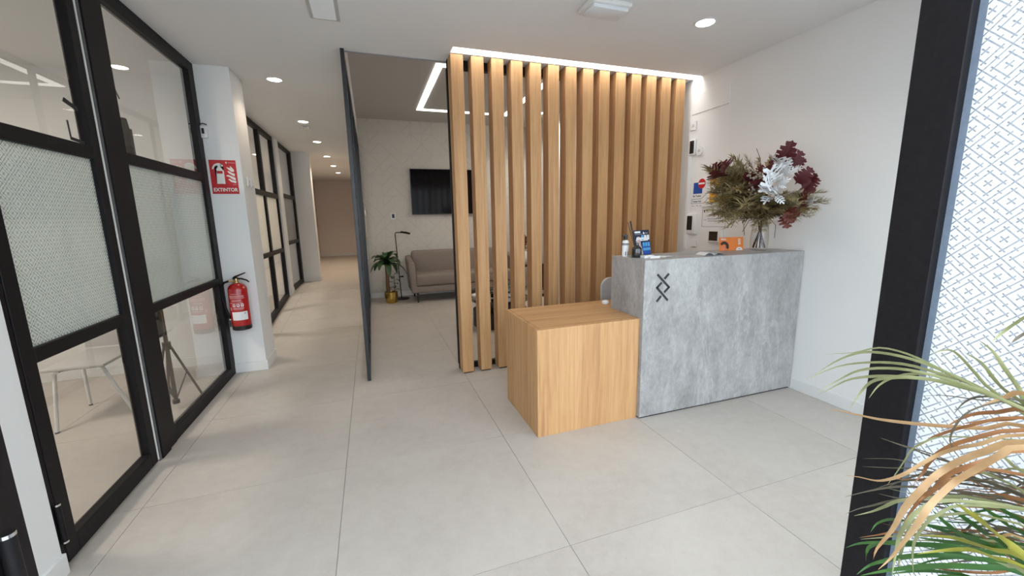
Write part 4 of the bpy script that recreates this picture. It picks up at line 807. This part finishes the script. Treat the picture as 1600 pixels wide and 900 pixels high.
for k in range(20):
    az = k*2.399; top = k/20; part('leaf', arch((px_-0.045, py_, 0.66+0.12*top), az, random.uniform(0.33, 0.45)*(1.05-0.35*top), 0.45+0.8*top, random.uniform(0.11, 0.14), random.uniform(0.65, 1.15)), DRACA, t, smooth=60)
for k in range(9): part('leaf', arch((px_+0.065, py_, 0.22+0.035*k), k*2.4, 0.14, 0.6, 0.045, 0.7), DRACA, t, smooth=60)
# floor lamp
t = thing('floor_lamp', 'slim black reading floor lamp between the plant and the sofa', 'floor lamp', (0.475, 7.74, 0))
part('base', G().lathe([(0.125, 0.0), (0.125, 0.012), (0.02, 0.018)], 0.475, 7.74, 28), BLACK, t, smooth=40); part('pole', G().tube([(0.455, 7.75, 0.015), (0.42, 7.75, 1.0), (0.412, 7.75, 1.215), (0.425, 7.745, 1.235), (0.455, 7.74, 1.238), (0.52, 7.72, 1.238)], 0.0085, 8), BLACK, t, smooth=50)
part('lamp_head', G().tube([(0.51, 7.722, 1.245), (0.60, 7.70, 1.232), (0.675, 7.68, 1.212)], [0.017, 0.020, 0.017], 10), BLACK, t, smooth=50); part('knob', G().tube([(0.44, 7.74, 0.42), (0.51, 7.72, 0.425)], [0.008, 0.016], 8), BLACK, t, smooth=40)
# coffee tables
def table(name, label, x, y, r, h, base_h):
    t = thing(name, label, 'coffee table', (x, y, 0))
    part('tabletop', G().lathe([(r-0.012, h-0.045), (r, h-0.04), (r, h), (r-0.012, h), (r-0.014, h-0.012)], x, y, 40), SMOKE, t, smooth=40)
    for k in range(4): a = k*math.pi/2+0.4; part('leg', G().cyl((x+(r-.02)*math.cos(a), y+(r-.02)*math.sin(a), 0), (x+(r-.02)*math.cos(a), y+(r-.02)*math.sin(a), h-0.045), 0.008, n=8), BLACK, t)
    if base_h: part('drum_base', G().lathe([(r*0.95, 0.001), (r*0.95, base_h), (r*0.9, base_h+0.003)], x, y, 40), DARKLEG, t, smooth=40)
table('coffee_table', 'round black coffee table with drum base seen between the left slats', 1.64, 5.32, 0.40, 0.385, 0.22); table('coffee_table', 'smaller round black side table seen between the middle slats', 2.29, 5.30, 0.22, 0.42, 0)
solo('bowl', G().lathe([(0.03, 0.386), (0.06, 0.395), (0.085, 0.425), (0.088, 0.44), (0.083, 0.44), (0.056, 0.402), (0.01, 0.398)], 1.33, 5.33, 24), WPLAST, 'pale bowl on the coffee table between the first two slats', 'bowl', smooth=50)
solo('dark_jar', G().lathe([(0.035, 0.386), (0.04, 0.392), (0.04, 0.46), (0.034, 0.475), (0.03, 0.475)], 1.545, 5.30, 20), SMOKE, 'dark glass jar on the coffee table between second and third slat', 'jar', smooth=40)
t = thing('metal_candle_holder', 'metal and glass candle holder on the coffee table between third and fourth slat', 'candle holder', (1.80, 5.32, 0.386))
part('stem', G().lathe([(0.05, 0.386), (0.05, 0.39), (0.008, 0.40), (0.008, 0.50), (0.03, 0.51)], 1.80, 5.32, 20), CHROME, t, smooth=40); part('cup', G().lathe([(0.03, 0.51), (0.045, 0.53), (0.045, 0.60), (0.042, 0.60), (0.04, 0.53), (0.01, 0.515)], 1.80, 5.32, 20), VASEG, t, smooth=40)
# console with dried arrangement (seen through one gap)
t = thing('console_table', 'narrow console with dark top against the lounge wall seen between the slats', 'console table', (2.95, 7.6, 0))
part('tabletop', G().box(2.70, 7.45, 0.50, 3.26, 7.85, 0.535, 0.003), DARKLEG, t)
for x in (2.73, 3.23):
    for y in (7.48, 7.82): part('leg', G().cyl((x, y, 0), (x, y, 0.50), 0.014, n=10), BLACK, t)
solo('white_vase', G().lathe([(0.07, 0.5355), (0.10, 0.58), (0.105, 0.68), (0.07, 0.77), (0.05, 0.80), (0.045, 0.80), (0.02, 0.78)], 2.885, 7.60, 24), WPLAST, 'white round vase on the console seen between the slats', 'vase', smooth=50)
t = thing('dark_dried_flowers', 'dark red dried flowers in the white vase seen between the slats', 'dried flowers', (2.885, 7.60, 0.78))
for k in range(22):
    a = random.uniform(0, 6.28); rr = random.uniform(0.0, 0.12); z = random.uniform(0.86, 1.16)
    s_ = part('flower_stem', G().tube([(2.885, 7.60, 0.79), (2.885+rr*.6*math.cos(a), 7.6+rr*.6*math.sin(a), z)], 0.003, 5), TWIG, t); g = G(); bmesh.ops.create_icosphere(g.bm, subdivisions=1, radius=0.028, matrix=Matrix.Translation((2.885+rr*.6*math.cos(a), 7.6+rr*.6*math.sin(a), z))); part('flower_head', g, RUSTLEAF if k % 3 else FERN2, s_, smooth=60)

# ------------------------------------------------------------------ room behind the glass
t = thing('white_chair', 'white chair with slim tubular legs behind the glass door', 'chair', (-2.10, 3.86, 0))
P = dict(a=(-2.246, 3.628), b=(-2.31, 4.13), c=(-1.88, 3.82), d=(-1.95, 4.30))
tops = dict(a=(-2.235, 3.70), b=(-2.27, 4.06), c=(-1.99, 3.76), d=(-2.00, 4.16))
for k in 'abcd':
    l_ = part('leg', G().tube([(P[k][0], P[k][1], 0.008), (tops[k][0], tops[k][1], 0.42), (tops[k][0]+(0.03 if k in 'ab' else -0.03), tops[k][1], 0.44)], 0.012, 10), WPLAST, t, smooth=50); part('glide', G().cyl((P[k][0], P[k][1], 0), (P[k][0], P[k][1], 0.01), 0.013, n=10), BPLAST, l_)
part('seat_frame', G().tube([(-2.22, 3.70, 0.44), (-2.0, 3.76, 0.44), (-2.0, 4.16, 0.44), (-2.24, 4.06, 0.44), (-2.22, 3.70, 0.44)], 0.009, 8), BPLAST, t, smooth=50)
g = G().box(-2.29, 3.66, 0.445, -1.93, 4.18, 0.47, 0.01, 2); part('seat', g, GPLAST, t, smooth=40); g = G().box(-2.28, 4.14, 0.49, -1.93, 4.165, 0.88, 0.01, 2)
for v in g.bm.verts: v.co.y += (v.co.z-0.47)*0.18
part('backrest', g, GPLAST, t, smooth=40)
# tripod with hung bag and jacket
TX, TY = -1.585, 3.78
t = thing('tripod_stand', 'bronze tripod stand behind the fixed glass panel', 'tripod', (TX, TY, 0))
part('column', G().tube([(TX, TY, 0.05), (TX, TY, 2.15)], 0.014, 10), BRONZE, t, smooth=40); part('collar', G().cyl((TX, TY, 0.50), (TX, TY, 0.56), 0.028), BPLAST, t, smooth=40); part('hub', G().cyl((TX, TY, 0.05), (TX, TY, 0.08), 0.024), BPLAST, t, smooth=40)
for a in (0.9, 3.0, 5.1):
    f = Vector((TX+0.30*math.cos(a)*0.5, TY+0.30*math.sin(a), 0.0)); top_ = Vector((TX+0.02*math.cos(a), TY+0.02*math.sin(a), 0.53)); l_ = part('leg', G().tube([top_, f+Vector((0, 0, 0.012))], 0.009, 8), BRONZE, t, smooth=40)
    part('strut', G().tube([Vector((TX, TY, 0.07)), top_.lerp(f, 0.5)], 0.005, 6), BRONZE, l_); part('rubber_foot', G().cyl(f, f+Vector((0, 0, 0.02)), 0.012, n=10), BPLAST, l_)
g = G().box(TX-0.13, TY-0.14, 0.62, TX+0.035, TY-0.035, 0.97, 0.035, 2)
t = thing('black_case', 'black equipment case hanging low on the tripod', 'case', (TX, TY-0.06, 0.6)); part('body', g, BPLAST, t, smooth=50); part('buckle', G().box(TX-0.02, TY-0.146, 0.76, TX-0.005, TY-0.139, 0.78).box(TX-0.02, TY-0.146, 0.72, TX-0.005, TY-0.139, 0.735), CHROME, t); part('strap', G().tube([(TX-0.03, TY-0.05, 0.96), (TX-0.02, TY-0.035, 0.99), (TX-0.012, TY-0.02, 1.0)], 0.006, 6), CLOTH, t)
g = G(); prof = [(0.035, 0.035, 2.36), (0.06, 0.05, 2.28), (0.085, 0.06, 2.12), (0.10, 0.07, 1.9), (0.11, 0.075, 1.6), (0.12, 0.08, 1.3), (0.125, 0.08, 1.02)]; prev = None
for (rx, ry, z) in prof:
    row = [g.bm.verts.new((TX-0.075+rx*math.cos(2*math.pi*k/20)*(1+0.10*math.sin(k*5+z*4)), TY-0.12+ry*math.sin(2*math.pi*k/20)*(1+0.12*math.cos(k*3+z*7)), z)) for k in range(20)]
    if prev:
        for k in range(20): g.bm.faces.new((prev[k], prev[(k+1) % 20], row[(k+1) % 20], row[k]))
    else: g.bm.faces.new(row[::-1])
    prev = row
g.bm.faces.new(prev)
t = thing('black_jacket', 'black jacket hanging on the tripod behind the fixed glass panel', 'jacket', (TX-0.06, TY-0.03, 1.0)); part('body', g, CLOTH, t, smooth=60)
part('sleeve', G().tube([(TX-0.0, TY-0.09, 2.20), (TX+0.02, TY-0.11, 2.05), (TX+0.03, TY-0.12, 1.92), (TX+0.055, TY-0.13, 1.82)], [0.03, 0.035, 0.022, 0.006], 10), CLOTH, t, smooth=60)
part('tag', G().box(TX-0.075, TY-0.116, 2.30, TX-0.035, TY-0.113, 2.37, 0.001).box(TX+0.0, TY-0.150, 2.07, TX+0.02, TY-0.147, 2.11), PAPERW, t, label='white paper tag'); part('hanger_hook', G().tube([(TX-0.045, TY-0.09, 2.37), (TX-0.04, TY-0.09, 2.41), (TX-0.005, TY-0.09, 2.395), (TX+0.012, TY-0.09, 2.33)], 0.004, 6), BLACK, t, smooth=40)
# unseen ceiling light panels added to brighten the side rooms
for x, y, lab, w in ((-3.0, 2.9, 'added unseen square light panel brightening the glazed front room', ROOM_W), (-2.9, 6.4, 'added unseen square light panel brightening the middle side room', ROOM_W*1.1), (-2.9, 8.75, 'added unseen square light panel brightening the far side room', ROOM_W*0.35)):
    t = thing('added_panel_light', lab, 'ceiling light', (x, y, CH)); part('frame', G().box(x-0.31, y-0.31, CH-0.012, x+0.31, y+0.31, CH, 0.002), WPLAST, t); part('diffuser', G().box(x-0.29, y-0.29, CH-0.015, x+0.29, y+0.29, CH-0.0121), emit('added_panel_diffuser', (1.0, 0.93, 0.84), 4.0), t)
    l = bpy.data.lights.new('added_panel_glow', 'AREA'); l.energy = w; l.size = 0.56; l.color = (1.0, 0.89, 0.79); lo = bpy.data.objects.new('added_panel_glow', l); COL.objects.link(lo); lo.parent = t; lo.location = (0, 0, -0.02)

# ------------------------------------------------------------------ plant at the entrance
t = thing('potted_palm', 'potted grassy plant with green and dried tan blades beside the entrance panel', 'plant', (1.0, 0.06, -0.02))
part('pot', G().lathe([(0.12, -0.02), (0.14, 0.0), (0.17, 0.36), (0.175, 0.40), (0.155, 0.40), (0.15, 0.35), (0.02, 0.345)], 1.0, 0.06, 28), TERRA, t, smooth=50); part('soil', G().cyl((1.0, 0.06, 0.346), (1.0, 0.06, 0.36), 0.15), SOIL, t)
for dx_, zz in ((0.0, 1.10), (0.03, 0.85), (-0.02, 0.95)): part('cane', G().tube([(1.0+dx_, 0.06, 0.35), (1.0+dx_*1.5, 0.05, zz*.7), (1.0+dx_*2, 0.06, zz)], [0.018, 0.015, 0.012], 10), BARK, t, smooth=50)
def blade(pts, wpx, col, X, crown=None, jitter=0.02):
    ps = []; n = len(pts)
    for i, (x, y) in enumerate(pts): ps.append(atX(x, y, X+jitter*math.sin(i*1.3)))
    if crown:
        c = Vector(crown); c.x = 0.6*X+0.4*c.x; e_ = (ps[-1]-ps[-2]).normalized()*((c-ps[-1]).length*0.5); m_ = (ps[-1]+e_).lerp(ps[-1].lerp(c, 0.55), 0.5); ps += [m_, c]
    # resample smoothly (Catmull-Rom)
    out = []
    for i in range(len(ps)-1):
        p0, p1, p2, p3 = ps[max(i-1, 0)], ps[i], ps[i+1], ps[min(i+2, len(ps)-1)]
        for k in range(3):
            s = k/3; out.append(0.5*((2*p1)+(-p0+p2)*s+(2*p0-5*p1+4*p2-p3)*s*s+(-p0+3*p1-3*p2+p3)*s*s*s))
    out.append(ps[-1]); nn = len(out)-1
    wm = wpx/FPX*X*(0.75 if col in ('green', 'yellow') else 0.50)
    ws = [wm*max(0.05, min(1.0, (i/nn)*3.2)**0.8)*(1.0 if i < nn*0.75 else max(0.45, 1-(i/nn-0.75)*2.0)) for i in range(nn+1)]
    side = Vector((0, 0.35, 1)).normalized()
    part('leaf', G().ribbon(out, ws, side=None, fold=0.16, ref=Vector((1, 0.3, 0.25))), LF[col], t, smooth=60)
A = lambda l: [(1240+x/2.25, 500+y/2.25) for x, y in l]
Bz = lambda l: [(1320+x/4.09, 680+y/4.09) for x, y in l]
UP = (1.0, 0.07, 1.09); MID = (0.98, 0.06, 0.94); LOW = (1.05, 0.06, 0.84)
for pts, w, c, X, cr in [
    (A([(110,120),(210,115),(300,98),(400,120),(520,175),(640,235),(720,270)]),6,'olive',0.86,UP),(A([(60,205),(140,150),(220,118),(300,115),(420,140),(560,195),(700,262)]),8,'olive',0.88,UP),(A([(40,212),(150,165),(260,150),(380,155),(500,185),(620,225),(700,265)]),8,'olive',0.90,UP),
    (A([(70,262),(160,210),(230,178),(330,170),(450,185),(600,230),(720,275)]),8,'olive',0.84,UP),(A([(90,265),(180,215),(260,200),(360,200),(480,210),(620,240),(740,280)]),10,'olive',0.92,UP),(A([(198,310),(230,262),(270,220),(330,205),(450,205),(600,240),(740,285)]),9,'olive',0.88,UP),
    (A([(265,275),(300,230),(360,200),(470,190),(600,230),(730,280)]),8,'olive',0.90,UP),(A([(650,70),(700,110),(740,170),(790,240),(840,310)]),9,'olive',0.92,UP),(A([(480,120),(540,105),(580,125),(640,190),(720,265)]),7,'olive',0.94,UP),(A([(600,115),(660,150),(710,215),(780,275)]),8,'olive',0.96,UP),
    (A([(695,78),(740,40),(790,5),(860,-40)]),6,'olive',0.9,None),(A([(765,82),(800,55),(850,30)]),6,'dark',0.92,None),(A([(560,335),(600,290),(660,270),(760,290)]),5,'dark',0.95,UP),(A([(430,270),(520,265),(640,280),(780,300)]),3,'dark',0.97,UP),
    (A([(120,312),(200,328),(300,350),(420,365),(540,375),(680,382),(820,376)]),10,'tan',0.90,MID),(A([(660,300),(740,275),(830,262)]),11,'tan',0.86,UP),(A([(530,378),(620,335),(720,325),(830,322)]),10,'rust',0.92,UP),(A([(590,365),(680,355),(760,350),(830,352)]),9,'rust',0.95,UP),
    (A([(600,500),(565,462),(550,420),(570,370),(620,320),(720,290),(820,285)]),4,'dark',0.86,UP),(A([(305,415),(380,440),(480,470),(600,520),(760,590),(860,640)]),4,'dark',0.9,None),
    (Bz([(0,258),(90,268),(200,292),(300,280),(400,240),(500,180),(600,125),(720,85),(860,60),(1145,0)]),9,'tan',0.84,UP),(Bz([(430,90),(520,40),(600,0),(800,-60),(1145,-110)]),7,'rust',0.88,UP),
    (Bz([(180,800),(205,725),(300,610),(380,470),(480,360),(560,280),(640,220),(740,165),(900,105),(1145,48)]),15,'tan',0.80,UP),(Bz([(215,858),(290,790),(370,690),(450,590),(530,470),(620,375),(720,290),(850,215),(985,135),(1145,80)]),14,'tan',0.78,UP),
    (Bz([(455,440),(500,400),(570,350),(660,255),(800,200),(985,140),(1145,100)]),12,'rust',0.84,UP),(Bz([(360,600),(400,520),(470,430),(560,350),(680,290),(820,250),(1000,230)]),9,'rust',0.88,MID),(Bz([(440,310),(500,240),(540,170),(640,90),(800,30),(1145,-30)]),10,'rust',0.9,UP),
    (Bz([(0,395),(120,365),(250,340),(380,330),(600,345),(800,370),(1145,440)]),7,'dark',0.92,MID),(Bz([(660,360),(760,365),(900,390),(1145,420)]),11,'rust',0.94,MID),(Bz([(0,505),(90,470),(180,450),(300,420),(480,395),(800,390)]),6,'dark',0.96,MID),(Bz([(60,515),(170,490),(260,455),(350,420),(600,400),(900,420)]),9,'olive',0.94,MID),
    (Bz([(115,150),(260,150),(380,165),(600,230),(900,320),(1145,400)]),4,'dark',0.97,MID),(Bz([(110,200),(300,210),(420,215),(700,262),(1145,350)]),5,'dark',0.95,MID),(Bz([(225,15),(330,55),(430,90),(560,140),(760,200),(1000,270),(1145,310)]),6,'dark',0.96,MID),(Bz([(200,340),(300,310),(420,290),(640,300),(1145,380)]),5,'dark',0.98,MID),
    (Bz([(270,320),(330,240),(390,150),(430,90),(520,40),(700,10)]),4,'olive',0.9,UP),(Bz([(760,180),(860,230),(1000,290),(1145,370)]),10,'olive',0.9,MID),(Bz([(980,110),(1050,170),(1145,240)]),9,'olive',0.88,UP),(Bz([(800,140),(900,200),(1020,270),(1145,320)]),6,'dark',0.93,MID),
    (Bz([(5,720),(100,692),(240,690),(400,700),(640,710),(900,750),(1145,800)]),9,'green',0.92,LOW),(Bz([(75,892),(160,832),(280,800),(420,777),(600,770),(800,790),(1145,850)]),9,'green',0.90,LOW),(Bz([(100,898),(250,870),(420,850),(640,840),(900,850),(1145,890)]),10,'green',0.86,LOW),
    (Bz([(560,480),(640,560),(740,640),(860,690),(1000,745),(1145,800)]),14,'green',0.88,LOW),(Bz([(630,430),(760,530),(880,620),(1000,700),(1145,820)]),13,'green',0.90,LOW),(Bz([(700,430),(800,500),(900,580),(1000,670),(1145,780)]),15,'yellow',0.84,LOW),(Bz([(860,450),(950,510),(1060,590),(1145,640)]),10,'green',0.9,LOW),
    (Bz([(520,580),(620,610),(760,650),(900,680),(1145,720)]),11,'green',0.95,LOW),(Bz([(440,650),(560,670),(700,690),(900,700),(1145,730)]),8,'green',0.97,LOW),(Bz([(950,430),(1040,500),(1145,560)]),9,'green',0.93,MID),(Bz([(480,640),(640,650),(800,690),(960,740),(1145,790)]),8,'yellow',0.87,LOW),
    (Bz([(165,620),(200,570),(260,545),(330,540),(480,570),(800,640)]),5,'green',0.96,LOW),(Bz([(135,805),(138,750),(165,710),(260,690),(500,700)]),6,'green',0.98,LOW),(Bz([(300,905),(320,780),(350,640),(400,560),(480,480),(700,420)]),10,'olive',0.82,MID),(Bz([(440,905),(432,780),(445,680),(500,590),(580,520),(800,450)]),7,'olive',0.85,MID),
    (Bz([(340,905),(345,820),(360,740),(400,640),(470,540)]),7,'olive',0.88,MID),(Bz([(90,655),(200,640),(330,620),(500,640),(900,700)]),6,'rust',0.96,LOW),(Bz([(100,665),(240,655),(420,640),(700,660),(1145,720)]),6,'olive',0.93,LOW),(Bz([(460,760),(620,740),(800,735),(960,790),(1145,850)]),8,'yellow',0.83,LOW),
    (Bz([(900,640),(1000,650),(1145,665)]),7,'tan',0.82,LOW),(Bz([(960,810),(1050,840),(1145,880)]),14,'olive',0.80,LOW),(Bz([(820,600),(900,660),(1000,740),(1145,860)]),8,'rust',0.9,LOW)]:
    blade(pts, w, c, X, cr)
rs = random.Random(21)
for k in range(46):
    y0 = rs.uniform(730, 905); x0 = rs.uniform(1372, 1500); sl = rs.uniform(-0.12, 0.22); L_ = rs.uniform(90, 190); cv = rs.uniform(-14, 18)
    pts = [(x0+L_*s, y0+sl*L_*s-cv*math.sin(math.pi*s)) for s in (0, .25, .5, .75, 1)]
    blade(pts, rs.uniform(3, 7), rs.choice(('dark', 'dark', 'green', 'dark', 'rust', 'olive', 'green') if y0 > 800 else ('dark', 'dark', 'rust', 'olive')), rs.uniform(0.95, 1.12), LOW if y0 > 790 else MID)
